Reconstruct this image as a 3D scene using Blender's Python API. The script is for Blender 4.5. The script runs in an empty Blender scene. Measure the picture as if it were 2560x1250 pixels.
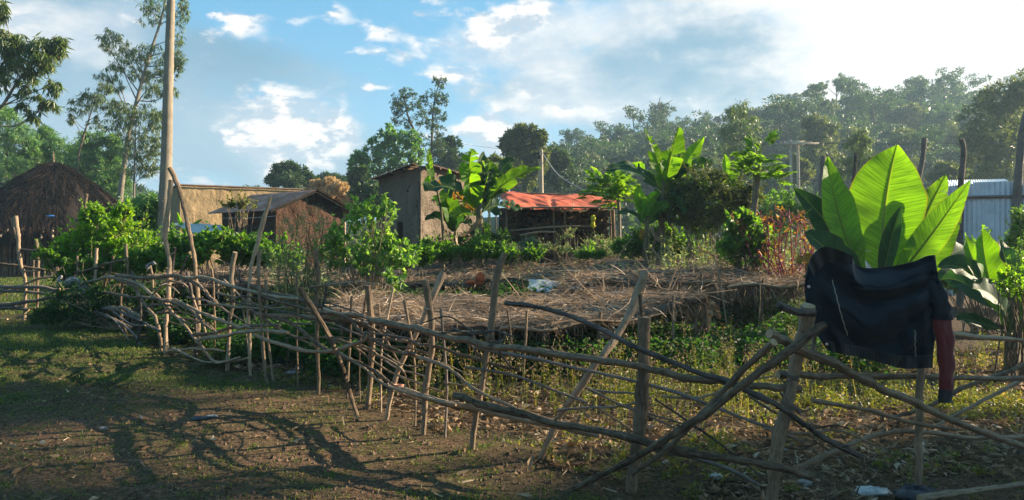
import bpy, math, random
import numpy as np
from mathutils import Vector
sc = bpy.context.scene
R = math.radians
rng = np.random.default_rng(7)
random.seed(7)

# ---------------------------------------------------------------- camera
F = 1900.0; EYE = 1.6; HOR = 600.0          # photo pixels; eye height in metres
cam_d = bpy.data.cameras.new('camera'); cam = bpy.data.objects.new('camera', cam_d)
sc.collection.objects.link(cam); sc.camera = cam
cam_d.sensor_width = 36.0; cam_d.lens = 36.0*F/2560.0
cam.location = (0, 0, EYE); cam.rotation_euler = (R(90), 0, 0)
cam_d.shift_y = -25.0/2560.0
cam_d.clip_start = .05; cam_d.clip_end = 5000

# ---------------------------------------------------------------- sun, exposure
SUN_AZ = 72.0; SUN_EL = 22.0                # degrees right of the view axis, above the horizon
sv = Vector((math.sin(R(SUN_AZ))*math.cos(R(SUN_EL)), math.cos(R(SUN_AZ))*math.cos(R(SUN_EL)), math.sin(R(SUN_EL))))
sd = bpy.data.lights.new('sun', 'SUN'); sd.energy = 5.0; sd.angle = R(.5); sd.color = (1, .83, .60)
sun = bpy.data.objects.new('sun', sd); sc.collection.objects.link(sun)
sun.rotation_euler = sv.to_track_quat('Z', 'Y').to_euler(); sun.location = (40, 20, 40)
sc.view_settings.view_transform = 'Standard'; sc.view_settings.look = 'None'
sc.view_settings.exposure = 1.66; sc.view_settings.gamma = 1.0
sc.cycles.max_bounces = 6; sc.cycles.transparent_max_bounces = 4; sc.cycles.volume_bounces = 0
sc.cycles.diffuse_bounces = 3; sc.cycles.glossy_bounces = 2; sc.cycles.transmission_bounces = 3

# ---------------------------------------------------------------- sky: Nishita with procedural clouds
W = bpy.data.worlds.new('World'); sc.world = W; W.use_nodes = True
wn = W.node_tree; wn.nodes.clear(); wl = wn.links
def N(tree, typ, **kw):
    n = tree.nodes.new(typ)
    for k, v in kw.items(): setattr(n, k, v)
    return n
def setin(tree, node, idx, v):
    if v is None: return
    if hasattr(v, 'is_output') or hasattr(v, 'links'): tree.links.new(v, node.inputs[idx])
    else: node.inputs[idx].default_value = v
def M(tree, op, a, b=None, c=None, clamp=False):
    n = N(tree, 'ShaderNodeMath', operation=op); n.use_clamp = clamp
    setin(tree, n, 0, a); setin(tree, n, 1, b); setin(tree, n, 2, c)
    return n.outputs[0]
def MIX(tree, f, a, b):
    n = N(tree, 'ShaderNodeMix', data_type='RGBA'); setin(tree, n, 0, f)
    setin(tree, n, 6, a if hasattr(a, 'links') else (*a, 1)); setin(tree, n, 7, b if hasattr(b, 'links') else (*b, 1))
    return n.outputs[2]
def NOISE(tree, vec, scale, detail=4, rough=.55, dist=0):
    n = N(tree, 'ShaderNodeTexNoise'); n.inputs['Scale'].default_value = scale
    n.inputs['Detail'].default_value = detail; n.inputs['Roughness'].default_value = rough
    n.inputs['Distortion'].default_value = dist
    if vec is not None: tree.links.new(vec, n.inputs['Vector'])
    return n
def SM(tree, x, a, b):
    n = N(tree, 'ShaderNodeMapRange', interpolation_type='SMOOTHSTEP'); setin(tree, n, 0, x)
    n.inputs[1].default_value = a; n.inputs[2].default_value = b
    n.inputs[3].default_value = 0; n.inputs[4].default_value = 1
    return n.outputs[0]
sky = N(wn, 'ShaderNodeTexSky', sky_type='NISHITA'); sky.sun_disc = False
sky.sun_elevation = R(SUN_EL); sky.sun_rotation = R(SUN_AZ); sky.dust_density = .8; sky.air_density = 1.0; sky.ozone_density = 1.5
tc = N(wn, 'ShaderNodeTexCoord'); sp = N(wn, 'ShaderNodeSeparateXYZ'); wl.new(tc.outputs['Generated'], sp.inputs[0])
az = M(wn, 'ARCTAN2', sp.outputs[0], sp.outputs[1]); el = M(wn, 'ARCSINE', sp.outputs[2])
cv = N(wn, 'ShaderNodeCombineXYZ'); wl.new(az, cv.inputs[0]); wl.new(M(wn, 'MULTIPLY', el, 1.9), cv.inputs[1])
big = NOISE(wn, cv.outputs[0], 3.2, 9, .56, .25)
fine = NOISE(wn, cv.outputs[0], 14, 9, .62, .15)
# the same field sampled a little towards the sun: lights the cloud edges that face it
ofs = N(wn, 'ShaderNodeVectorMath', operation='ADD'); wl.new(cv.outputs[0], ofs.inputs[0]); ofs.inputs[1].default_value = (.012, .03, 0)
fine2 = NOISE(wn, ofs.outputs[0], 14, 9, .62, .15)
def ang(px, py):
    a = math.atan2(px-1280, F); return a, math.atan((HOR-py)/F*math.cos(a))
wob = M(wn, 'MULTIPLY', M(wn, 'SUBTRACT', fine.outputs['Fac'], .5), .10)
azw = M(wn, 'ADD', az, wob); elw = M(wn, 'ADD', el, M(wn, 'MULTIPLY', M(wn, 'SUBTRACT', big.outputs['Fac'], .5), .10))
def blobs(lst):
    tot = None
    for px, py, sx, sy, amp in lst:
        a, e = ang(px, py)
        g = M(wn, 'ADD', M(wn, 'POWER', M(wn, 'MULTIPLY', M(wn, 'SUBTRACT', azw, a), F/sx), 2), M(wn, 'POWER', M(wn, 'MULTIPLY', M(wn, 'SUBTRACT', elw, e), F/sy), 2))
        g = M(wn, 'MULTIPLY', M(wn, 'EXPONENT', M(wn, 'MULTIPLY', g, -1)), amp)
        tot = g if tot is None else M(wn, 'ADD', tot, g)
    return tot
nb = M(wn, 'SUBTRACT', big.outputs['Fac'], .5); nf = M(wn, 'SUBTRACT', fine.outputs['Fac'], .5); nf2 = M(wn, 'SUBTRACT', fine2.outputs['Fac'], .5)
# soft grey-blue veil clouds
veil = M(wn, 'ADD', blobs([(150,60,300,110,.8),(620,170,220,60,.75),(480,330,420,70,.55),(1720,130,330,150,1.1),(1350,230,200,50,.6),(760,400,300,50,.4),(2400,380,900,260,1.0),(-700,250,900,300,.7),(1050,420,500,40,.35)]),
         M(wn, 'ADD', M(wn, 'MULTIPLY', nb, 2.4), M(wn, 'MULTIPLY', nf, 1.0)))
veil = SM(wn, veil, .22, .85)
# bright cumulus
CUM = [(610,88,58,34,1.15),(560,62,40,18,.7),(690,300,100,60,1.15),(835,325,65,65,1.2),(610,335,80,30,.95),(760,355,110,34,1.0),(720,240,50,20,.5),(850,48,36,22,.95),(960,90,60,26,.9),(1100,105,60,22,.85),(745,60,50,16,.75),(640,50,40,14,.6),
       (1130,185,110,26,.85),(950,212,34,9,.9),(1230,85,60,22,.85),(1190,40,46,18,.8),(1170,330,60,36,.9),(1235,330,48,50,1.1),(1330,215,90,26,.75),(1250,380,60,40,1.0),
       (1400,275,170,20,.7),(1300,30,160,40,.9),(700,405,80,20,.6),(470,430,90,30,.6),(1080,45,40,10,.5),(60,40,120,30,.5),(1000,140,90,10,.6)]
cb = blobs(CUM)
cum = M(wn, 'ADD', cb, M(wn, 'ADD', M(wn, 'MULTIPLY', nb, 1.0), M(wn, 'MULTIPLY', nf, 3.4)))
cum = SM(wn, cum, .24, 1.15)
lit = M(wn, 'SUBTRACT', nf, nf2); lit = SM(wn, lit, -.07, .07)
soft = blobs([(80,60,150,60,1.1),(260,120,120,50,.7),(1330,170,260,110,.75),(730,290,190,75,.8),(1520,50,330,70,1.0),(1220,350,150,70,.8),(1050,120,160,60,.35),(620,60,100,40,.4),(1450,270,200,50,.8),(330,30,120,50,.5)])
soft = SM(wn, M(wn, 'ADD', soft, M(wn, 'ADD', M(wn, 'MULTIPLY', nb, 1.6), M(wn, 'MULTIPLY', nf, 1.5))), .25, 1.1)
# broad white glare of thin cloud round the sun
gl = blobs([(2480,60,400,210,1.25),(3300,-100,800,500,2.0),(1950,0,240,50,.6)])
gl = SM(wn, M(wn, 'ADD', gl, M(wn, 'ADD', M(wn, 'MULTIPLY', nb, 1.3), M(wn, 'MULTIPLY', nf, .8))), .10, 1.1)
K = 10.0
hor = SM(wn, el, .34, .0)
tint = N(wn, 'ShaderNodeMix', data_type='RGBA', blend_type='MULTIPLY'); tint.inputs[0].default_value = 1
wl.new(sky.outputs[0], tint.inputs[6]); tint.inputs[7].default_value = (.62, .92, 1.0, 1)
base = MIX(wn, .6, tint.outputs[2], (.135*K, .40*K, .63*K))
base = MIX(wn, M(wn, 'MULTIPLY', hor, .45), base, (.36*K, .50*K, .60*K))
c1 = MIX(wn, M(wn, 'MULTIPLY', SM(wn, nb, -.2, .25), .7), (.15*K, .27*K, .36*K), (.40*K, .48*K, .54*K))
s1 = MIX(wn, M(wn, 'MULTIPLY', veil, .88), base, c1)
c2 = MIX(wn, lit, (.36*K, .43*K, .50*K), (.74*K, .70*K, .67*K))
s1 = MIX(wn, M(wn, 'MULTIPLY', soft, .8), s1, MIX(wn, SM(wn, nf2, -.2, .2), (.62*K, .62*K, .62*K), (.36*K, .44*K, .52*K)))
s2 = MIX(wn, M(wn, 'MULTIPLY', cum, .95), s1, c2)
s3 = MIX(wn, M(wn, 'MULTIPLY', gl, .95), s2, (.66*K, .65*K, .64*K))
bg = N(wn, 'ShaderNodeBackground'); bg.inputs[1].default_value = .05
wl.new(s3, bg.inputs[0]); wo = N(wn, 'ShaderNodeOutputWorld'); wl.new(bg.outputs[0], wo.inputs[0])

# ---------------------------------------------------------------- helpers
def P(px, py, d): return np.array([(px-1280)/F*d, d, EYE-(py-HOR)/F*d])
def vnoise(x, y, seed=0):
    x = np.asarray(x, float); y = np.asarray(y, float)
    T = np.random.default_rng(1000+seed).random((256, 256))
    xi = np.floor(x).astype(int); yi = np.floor(y).astype(int); fx = x-xi; fy = y-yi
    fx = fx*fx*(3-2*fx); fy = fy*fy*(3-2*fy)
    a = T[xi % 256, yi % 256]; b = T[(xi+1) % 256, yi % 256]; c = T[xi % 256, (yi+1) % 256]; d = T[(xi+1) % 256, (yi+1) % 256]
    return (a*(1-fx)+b*fx)*(1-fy)+(c*(1-fx)+d*fx)*fy
def fbm(x, y, o=4, seed=0):
    s = 0; a = .5
    for i in range(o): s = s+a*vnoise(x*2**i, y*2**i, seed+i); a *= .5
    return s/(1-.5**o)
def sstep(x, a, b):
    t = np.clip((x-a)/(b-a), 0, 1); return t*t*(3-2*t)
RP = np.array([[-3.,2],[-.5,2.5],[0.02,6.5],[.1,11],[.2,14],[.36,18],[.55,20.5],[.8,21.5],[1.6,22],[3,14]])
def bigH(x, y):
    y2 = np.maximum(y, 1.)
    r = np.interp(x/y2, RP[:, 0], RP[:, 1])
    return r*sstep(y, 62, 150)
def ground(x, y):
    x = np.asarray(x, float); y = np.asarray(y, float)
    near = np.clip(1.3-np.hypot(x, y)/22, 0.1, 1)
    h = (fbm(x*.45, y*.45, 3, 3)-.5)*.10*near
    rough = sstep(fbm(x*.35+9, y*.5, 3, 11), .42, .62)
    h = h+(fbm(x*3.1, y*3.1, 4, 5)-.5)*.055*near*(0.5+rough)
    cr = np.abs(fbm(x*1.1+4, y*1.5, 4, 21)-.5)
    h = h+(fbm(x*8+2, y*8, 3, 15)-.5)*.045*near*(.35+rough)
    h = h+(fbm(x*15+2, y*15, 2, 17)-.5)*.030*near*(.3+rough)
    h = h-sstep(.045-cr, 0, .045)*.08*rough*near
    return h+bigH(x, y)
def gz(x, y): return float(ground(np.array([x]), np.array([y]))[0])

class MB:
    """collects vertices and faces, becomes ONE mesh object"""
    def __init__(s): s.V = []; s.Fc = []; s.U = []; s.Mi = []; s.n = 0
    def add(s, V, Fs, UV=None, mi=0):
        V = np.asarray(V, float).reshape(-1, 3)
        s.V.append(V)
        s.U.append(np.asarray(UV, float).reshape(-1, 2) if UV is not None else np.zeros((len(V), 2)))
        for f in Fs:
            f = np.asarray(f, int)
            if len(f): s.Fc.append(f+s.n); s.Mi.append(mi)
        s.n += len(V)
    def mesh(s, name, mats, org=(0, 0, 0), smooth=True):
        V = np.concatenate(s.V)-np.asarray(org, float); U = np.concatenate(s.U)
        me = bpy.data.meshes.new(name); me.vertices.add(len(V)); me.vertices.foreach_set('co', V.ravel())
        loops = np.concatenate([f.ravel() for f in s.Fc]); tot = np.concatenate([np.full(len(f), f.shape[1]) for f in s.Fc])
        mi = np.concatenate([np.full(len(f), m) for f, m in zip(s.Fc, s.Mi)])
        me.loops.add(len(loops)); me.loops.foreach_set('vertex_index', loops.astype(np.int32))
        me.polygons.add(len(tot)); st = np.concatenate([[0], np.cumsum(tot)[:-1]])
        me.polygons.foreach_set('loop_start', st.astype(np.int32))
        me.polygons.foreach_set('material_index', mi.astype(np.int32))
        me.update(calc_edges=True)
        uvl = me.uv_layers.new(name='UVMap'); uvl.data.foreach_set('uv', U[loops].ravel())
        me.polygons.foreach_set('use_smooth', np.full(len(tot), smooth))
        for m in (mats if isinstance(mats, (list, tuple)) else [mats]): me.materials.append(m)
        me.validate()
        return me
    def build(s, name, mats, parent=None, smooth=True):
        org = parent_world(parent) if parent is not None else np.zeros(3)
        o = bpy.data.objects.new(name, s.mesh(name, mats, org, smooth)); sc.collection.objects.link(o)
        if parent is not None: o.parent = parent
        return o
def parent_world(p):
    v = np.zeros(3)
    while p is not None: v = v+np.array(p.location); p = p.parent
    return v
def tag(o, label=None, cat=None, group=None, kind=None):
    if label: o['label'] = label
    if cat: o['category'] = cat
    if group: o['group'] = group
    if kind: o['kind'] = kind
    return o
def thing(name, label, cat, loc=(0, 0, 0), group=None):
    o = bpy.data.objects.new(name, None); sc.collection.objects.link(o); o.location = [float(a) for a in loc]
    o.empty_display_size = .2
    return tag(o, label, cat, group)
def copy_tree(o, parent=None):
    c = o.copy(); sc.collection.objects.link(c)
    if parent is not None: c.parent = parent
    for ch in KIDS.get(o.name, []): copy_tree(ch, c)
    return c
KIDS = {}
def register(o): KIDS[o.name] = list(o.children); [register(c) for c in o.children]

def unit(v): v = np.asarray(v, float); return v/np.maximum(np.linalg.norm(v, axis=-1, keepdims=True), 1e-9)
def spline(pts, n):
    """Catmull-Rom through pts"""
    p = np.asarray(pts, float)
    if len(p) < 3:
        t = np.linspace(0, 1, n)[:, None]; return p[0]*(1-t)+p[-1]*t
    q = np.vstack([2*p[0]-p[1], p, 2*p[-1]-p[-2]]); out = []
    ts = np.linspace(0, len(p)-1, n)
    for t in ts:
        i = min(int(t), len(p)-2); f = t-i; a, b, c, d = q[i:i+4]
        out.append(.5*((2*b)+(c-a)*f+(2*a-5*b+4*c-d)*f*f+(3*b-a-3*c+d)*f**3))
    return np.array(out)
def tube(mb, pts, rad, sides=7, cap=True, mi=0, capmi=None, rough=0.0):
    pts = np.asarray(pts, float); n = len(pts); rad = np.broadcast_to(np.asarray(rad, float), (n,)).copy()
    T = unit(np.gradient(pts, axis=0)); up = np.array([0, 0, 1.]) if abs(T[0, 2]) < .9 else np.array([0, 1., 0])
    A = np.empty((n, 3)); a = unit(np.cross(T[0], up))
    for i in range(n):
        a = a-T[i]*np.dot(a, T[i]); a = a/max(np.linalg.norm(a), 1e-9); A[i] = a
    B = np.cross(T, A); th = np.linspace(0, 2*np.pi, sides+1)
    ph = rng.random()*6
    rr = rad[:, None]*(1+rough*(np.sin(th*2+ph)[None, :]*.6+rng.normal(0, .5, (n, 1))*.6+np.sin(th*3+ph*2)[None, :]*.4))
    rr[:, -1] = rr[:, 0]
    V = pts[:, None]+rr[..., None]*(np.cos(th)[None, :, None]*A[:, None]+np.sin(th)[None, :, None]*B[:, None])
    L = np.concatenate([[0], np.cumsum(np.linalg.norm(np.diff(pts, axis=0), axis=1))])+rng.random()*5
    U = np.stack(np.broadcast_arrays(th[None, :]/(2*np.pi)*rad.mean()*6.28+ph, L[:, None]), -1)
    m = sides+1; i, j = np.meshgrid(np.arange(n-1), np.arange(sides), indexing='ij'); k = (i*m+j).ravel()
    mb.add(V, [np.stack([k, k+1, k+m+1, k+m], 1)], U, mi)
    if cap:
        for e in (0, n-1):
            r = V[e, :-1]; c = r.mean(0); c = c+(T[e] if e else -T[e])*rad[e]*.15
            idx = np.arange(sides); nx = (idx+1) % sides
            f = np.stack([idx, nx, np.full(sides, sides)], 1) if e else np.stack([nx, idx, np.full(sides, sides)], 1)
            mb.add(np.vstack([r, c]), [f], np.vstack([r, c])[:, :2]*3, mi if capmi is None else capmi)
def box(mb, c, s, rot=0, mi=0):
    c = np.asarray(c, float); h = np.asarray(s, float)/2
    v = np.array([[x, y, z] for x in (-1, 1) for y in (-1, 1) for z in (-1, 1)])*h
    ca, sa = math.cos(rot), math.sin(rot); v = np.stack([v[:, 0]*ca-v[:, 1]*sa, v[:, 0]*sa+v[:, 1]*ca, v[:, 2]], 1)+c
    mb.add(v, [[[0, 1, 3, 2], [4, 6, 7, 5], [0, 4, 5, 1], [2, 3, 7, 6], [0, 2, 6, 4], [1, 5, 7, 3]]], v[:, [0, 2]], mi)
def rand_unit(n):
    v = rng.normal(size=(n, 3)); return unit(v)
def leaves(mb, B, D, L, Wd, fold=.25, Nn=None, shape='rhomb', mi=0):
    """leaf blades: base B, direction D, length L, width Wd"""
    n = len(B); B = np.asarray(B); D = unit(D); L = np.broadcast_to(L, n)[:, None]; Wd = np.broadcast_to(Wd, n)[:, None]
    Nn = rand_unit(n) if Nn is None else Nn
    S = unit(np.cross(D, Nn)); Nn = np.cross(S, D)
    if shape == 'rhomb':
        V = np.stack([B, B+D*L*.42+S*Wd/2+Nn*Wd*fold, B+D*L-Nn*L*.08, B+D*L*.42-S*Wd/2+Nn*Wd*fold], 1)
        k = np.arange(n)[:, None]*4
        mb.add(V, [np.concatenate([k+[0, 1, 2], k+[0, 2, 3]])], None, mi)
    else:
        f = Nn*Wd*fold
        V = np.stack([B, B+D*L*.2+S*Wd*.42+f*.8, B+D*L*.6+S*Wd*.40+f*.6, B+D*L-Nn*L*.12, B+D*L*.6-S*Wd*.40+f*.6, B+D*L*.2-S*Wd*.42+f*.8], 1)
        k = np.arange(n)[:, None]*6
        mb.add(V, [np.concatenate([k+[0, 1, 2, 3], k+[0, 3, 4, 5]])], None, mi)
def ribbons(mb, B, D, L, Wd, droop=.2, seg=3, mi=0, Nn=None, wig=.1):
    n = len(B); D = unit(D); L = np.broadcast_to(L, n)[:, None]; Wd = np.broadcast_to(Wd, n)[:, None]
    Nn = rand_unit(n) if Nn is None else Nn; S = unit(np.cross(D, Nn)); pts = [np.asarray(B)]; d = D.copy()
    w = rng.normal(0, wig, (n, 3))
    for i in range(seg):
        pts.append(pts[-1]+d*L/seg); d = unit(d+np.array([0, 0, -droop])+w)
    V = []
    for i, p in enumerate(pts):
        ww = Wd/2*(1-.75*(i/seg)**1.5); V += [p-S*ww, p+S*ww]
    V = np.stack(V, 1); k = np.arange(n)[:, None]*(2*(seg+1))
    mb.add(V, [np.concatenate([k+[2*i, 2*i+1, 2*i+3, 2*i+2] for i in range(seg)])], None, mi)

# ---------------------------------------------------------------- materials
def mat(name):
    m = bpy.data.materials.new(name); m.use_nodes = True; t = m.node_tree; t.nodes.clear()
    return m, t, N(t, 'ShaderNodeOutputMaterial')
def bsdf(t, col, rough=.7, spec=.3, metal=0, bump=None):
    b = N(t, 'ShaderNodeBsdfPrincipled'); setin(t, b, 'Base Color', col if hasattr(col, 'links') else (*col, 1))
    setin(t, b, 'Roughness', rough); b.inputs['Specular IOR Level'].default_value = spec; b.inputs['Metallic'].default_value = metal
    if bump is not None: t.links.new(bump, b.inputs['Normal'])
    return b
def BUMP(t, h, strength=.5, dist=.02):
    n = N(t, 'ShaderNodeBump'); n.inputs['Strength'].default_value = strength; n.inputs['Distance'].default_value = dist
    t.links.new(h, n.inputs['Height']); return n.outputs[0]
def leafmat(name, c1, c2, c3=None, trans=.45, tcol=None, rough=.45, spec=.35):
    m, t, o = mat(name); g = N(t, 'ShaderNodeNewGeometry'); rpi = g.outputs['Random Per Island']
    tcn = N(t, 'ShaderNodeTexCoord'); nz = NOISE(t, tcn.outputs['Object'], 1.3, 3)
    f = M(t, 'ADD', M(t, 'MULTIPLY', rpi, .65), M(t, 'MULTIPLY', nz.outputs['Fac'], .5), clamp=True)
    r = N(t, 'ShaderNodeValToRGB'); t.links.new(f, r.inputs[0]); e = r.color_ramp.elements
    e[0].color = (*c1, 1); e[0].position = .2; e[1].color = (*c2, 1); e[1].position = .8
    if c3: x = e.new(.93); x.color = (*c3, 1)
    b = bsdf(t, r.outputs[0], rough, spec)
    tr = N(t, 'ShaderNodeBsdfTranslucent'); mm = N(t, 'ShaderNodeMix', data_type='RGBA', blend_type='MULTIPLY'); mm.inputs[0].default_value = 1
    t.links.new(r.outputs[0], mm.inputs[6]); mm.inputs[7].default_value = (*(tcol or (2.6, 2.6, .8)), 1); t.links.new(mm.outputs[2], tr.inputs[0])
    mx = N(t, 'ShaderNodeMixShader'); mx.inputs[0].default_value = trans
    t.links.new(b.outputs[0], mx.inputs[1]); t.links.new(tr.outputs[0], mx.inputs[2]); t.links.new(mx.outputs[0], o.inputs[0]); return m
def woodmat(name, dark, light, grain=1.0, bump=.5):
    m, t, o = mat(name); uv = N(t, 'ShaderNodeTexCoord'); mp = N(t, 'ShaderNodeMapping'); mp.inputs['Scale'].default_value = (70*grain, 6*grain, 1)
    t.links.new(uv.outputs['UV'], mp.inputs[0]); a = NOISE(t, mp.outputs[0], 1, 5, .6)
    b2 = NOISE(t, uv.outputs['Object'], 3.1, 4, .6); k = NOISE(t, uv.outputs['Object'], 22, 3, .6)
    oi = N(t, 'ShaderNodeObjectInfo')
    f = M(t, 'ADD', M(t, 'MULTIPLY', a.outputs['Fac'], .6), M(t, 'ADD', M(t, 'MULTIPLY', b2.outputs['Fac'], .5), M(t, 'MULTIPLY', k.outputs['Fac'], .32)))
    f = M(t, 'ADD', f, M(t, 'MULTIPLY', M(t, 'SUBTRACT', oi.outputs['Random'], .5), .35))
    r = N(t, 'ShaderNodeValToRGB'); t.links.new(f, r.inputs[0]); e = r.color_ramp.elements
    e[0].position = .42; e[0].color = (*dark, 1); e[1].position = .95; e[1].color = (*light, 1)
    bs = bsdf(t, r.outputs[0], .85, .15, bump=BUMP(t, M(t, 'ADD', a.outputs['Fac'], k.outputs['Fac']), bump, .012)); t.links.new(bs.outputs[0], o.inputs[0]); return m
def noisemat(name, c1, c2, scale=4, rough=.85, bump=.4, bdist=.02, bscale=None, spec=.2, lo=.35, hi=.65, stretch=None, metal=0, c3=None):
    m, t, o = mat(name); tcn = N(t, 'ShaderNodeTexCoord'); vec = tcn.outputs['Object']
    if stretch: mp = N(t, 'ShaderNodeMapping'); mp.inputs['Scale'].default_value = stretch; t.links.new(vec, mp.inputs[0]); vec = mp.outputs[0]
    a = NOISE(t, vec, scale, 6, .6); b2 = NOISE(t, vec, bscale or scale*5, 5, .6)
    r = N(t, 'ShaderNodeValToRGB'); f = M(t, 'ADD', M(t, 'MULTIPLY', a.outputs['Fac'], .7), M(t, 'MULTIPLY', b2.outputs['Fac'], .3)); t.links.new(f, r.inputs[0]); e = r.color_ramp.elements
    e[0].position = lo; e[0].color = (*c1, 1); e[1].position = hi; e[1].color = (*c2, 1)
    if c3: x = e.new((lo+hi)/2); x.color = (*c3, 1)
    bs = bsdf(t, r.outputs[0], rough, spec, metal, BUMP(t, b2.outputs['Fac'], bump, bdist)); t.links.new(bs.outputs[0], o.inputs[0]); return m

M_stick = woodmat('weathered stick bark', (.030, .020, .014), (.42, .30, .20), 1.6, 1.0)
M_stickd = woodmat('charred dark stick', (.022, .019, .017), (.26, .21, .18), 1.6, .9)
M_pale = woodmat('peeled pale stick', (.10, .065, .04), (.54, .39, .26), 1.6, .9)
M_cut = noisemat('sawn end grain', (.28, .18, .10), (.48, .34, .20), 8)
M_trunk = woodmat('eucalyptus trunk bark', (.11, .09, .07), (.34, .29, .22), .35, .3)
M_bark = woodmat('tree bark', (.05, .035, .025), (.20, .15, .10), .4)
M_straw = leafmat('dry straw', (.085, .06, .042), (.40, .30, .22), (.62, .50, .40), .2, (1.3, 1.2, 1.0), .8, .1)
M_strawbase = noisemat('matted straw', (.030, .020, .014), (.17, .12, .085), 9, .95, .8, .04)
M_thatch = leafmat('old thatch', (.007, .0045, .0035), (.024, .014, .010), (.07, .042, .030), .08, (1.2, 1.1, .9), .9, .1)
M_thatchb = noisemat('old thatch underlayer', (.012, .008, .006), (.035, .022, .015), 6, .95, .8, .05)
G_bright = leafmat('bright vine leaves', (.07, .15, .015), (.17, .30, .025), (.32, .36, .03), .5)
G_mid = leafmat('garden leaves', (.035, .085, .014), (.10, .20, .03), None, .5)
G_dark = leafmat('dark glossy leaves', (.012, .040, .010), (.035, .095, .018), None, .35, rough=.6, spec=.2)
G_euc = leafmat('eucalyptus leaves', (.045, .075, .022), (.12, .17, .050), (.15, .16, .06), .35, (2.0, 2.2, .9), .38, .5)
G_eucb = leafmat('young eucalyptus leaves', (.050, .12, .030), (.12, .24, .065), (.25, .32, .11), .4, (2.0, 2.2, .9), .38, .5)
G_far = leafmat('far tree leaves', (.018, .042, .018), (.055, .095, .030), None, .3, (2.2, 2.4, .9))
G_far2 = leafmat('far olive tree leaves', (.045, .060, .018), (.11, .13, .032), None, .35, (2.2, 2.3, .9))
G_grey = leafmat('grey green weed', (.09, .13, .055), (.22, .27, .13), (.35, .33, .16), .35, (1.8, 1.9, 1.0))
G_dry = leafmat('dry blossoming leaves', (.30, .20, .09), (.50, .36, .20), None, .4, (1.5, 1.4, .9))
G_grass = leafmat('short grass', (.030, .055, .012), (.085, .135, .025), (.28, .22, .09), .4)
G_weed = leafmat('sunlit weeds', (.045, .065, .016), (.13, .14, .030), (.34, .23, .10), .35)
M_litter = leafmat('dry litter', (.08, .05, .03), (.32, .22, .13), (.55, .44, .32), .15, (1.3, 1.2, 1.0), .85, .1)
G_red = leafmat('crimson amaranth', (.13, .015, .03), (.30, .04, .07), (.5, .25, .04), .35, (1.6, 1.2, 1.2))
G_black = leafmat('withered dark leaves', (.028, .036, .018), (.085, .105, .045), (.14, .20, .04), .35)

def bananamat(name, c1, c2, trans=.5, tc=(2.9, 3.0, .6)):
    m, t, o = mat(name); uv = N(t, 'ShaderNodeTexCoord'); s = N(t, 'ShaderNodeSeparateXYZ'); t.links.new(uv.outputs['UV'], s.inputs[0])
    av = M(t, 'ABSOLUTE', s.outputs[1]); cx = N(t, 'ShaderNodeCombineXYZ')
    t.links.new(M(t, 'SUBTRACT', M(t, 'MULTIPLY', s.outputs[0], 36), M(t, 'MULTIPLY', av, 5)), cx.inputs[0]); t.links.new(M(t, 'MULTIPLY', s.outputs[1], .8), cx.inputs[1])
    v = NOISE(t, cx.outputs[0], 1.2, 3, .6); b2 = NOISE(t, uv.outputs['Object'], 2.4, 3)
    f = M(t, 'ADD', M(t, 'MULTIPLY', v.outputs['Fac'], .75), M(t, 'MULTIPLY', b2.outputs['Fac'], .35))
    rib = SM(t, av, .07, .02)
    col = MIX(t, SM(t, f, .40, .70), tuple(v*.8 for v in c1), tuple(v*1.08 for v in c2)); edge = SM(t, M(t, 'ADD', av, M(t, 'MULTIPLY', b2.outputs['Fac'], .05)), .985, 1.02)
    col = MIX(t, edge, col, (.16, .11, .03)); col = MIX(t, rib, col, (.16, .20, .05))
    b = bsdf(t, col, .5, .22, bump=BUMP(t, v.outputs['Fac'], .8, .012)); tr = N(t, 'ShaderNodeBsdfTranslucent')
    mm = N(t, 'ShaderNodeMix', data_type='RGBA', blend_type='MULTIPLY'); mm.inputs[0].default_value = 1; t.links.new(col, mm.inputs[6]); mm.inputs[7].default_value = (*tc, 1)
    t.links.new(mm.outputs[2], tr.inputs[0]); mx = N(t, 'ShaderNodeMixShader'); mx.inputs[0].default_value = trans
    t.links.new(b.outputs[0], mx.inputs[1]); t.links.new(tr.outputs[0], mx.inputs[2]); t.links.new(mx.outputs[0], o.inputs[0]); return m
B_ens = bananamat('ensete leaf', (.070, .150, .016), (.115, .225, .020), .56, (3.1, 3.35, .4))
B_ban = bananamat('banana leaf', (.045, .115, .014), (.090, .185, .022), .55, (3.3, 3.2, .45))
B_dark = bananamat('dark banana leaf', (.014, .050, .018), (.030, .085, .030), .25, (2.2, 2.4, .7))
B_yel = bananamat('yellowing banana leaf', (.10, .05, .01), (.42, .24, .02), .4, (1.6, 1.3, .6))
B_dead = noisemat('dead leaf sheath', (.10, .06, .04), (.32, .21, .13), 6, stretch=(3, 3, .5))
# ---------------------------------------------------------------- ground
FB = np.array([[60,15.5],[240,14],[410,10.8],[497,10.2],[567,9.2],[625,8.8],[672,8.4],[797,7.8],[920,7.2],[1058,6.2],[1175,5.7],[1330,5.4],[1575,4.85],[1925,4.5],[2295,4.85],[2560,5.1],[3200,5.6]])
def DF(px): return float(np.interp(px, FB[:, 0], FB[:, 1]))
fx = (FB[:, 0]-1280)/F*FB[:, 1]; fy = FB[:, 1]
def inside(x, y):            # signed metres beyond the stick fence (positive = in the garden)
    y0 = np.interp(x, fx, fy, left=15.5, right=5.4); return y-y0
def axis(lo, hi, flo, fhi, step, grow=1.13):
    a = list(np.arange(flo, fhi, step)); s = step
    while a[-1] < hi: s = min(s*grow, 60); a.append(a[-1]+s)
    s = step; b = []; x = flo
    while x > lo: s = min(s*grow, 60); x -= s; b.append(x)
    return np.array(b[::-1]+a)
gx = axis(-330, 330, -8.5, 5.5, .045); gy = axis(-110, 330, 3.4, 13, .045)
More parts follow.
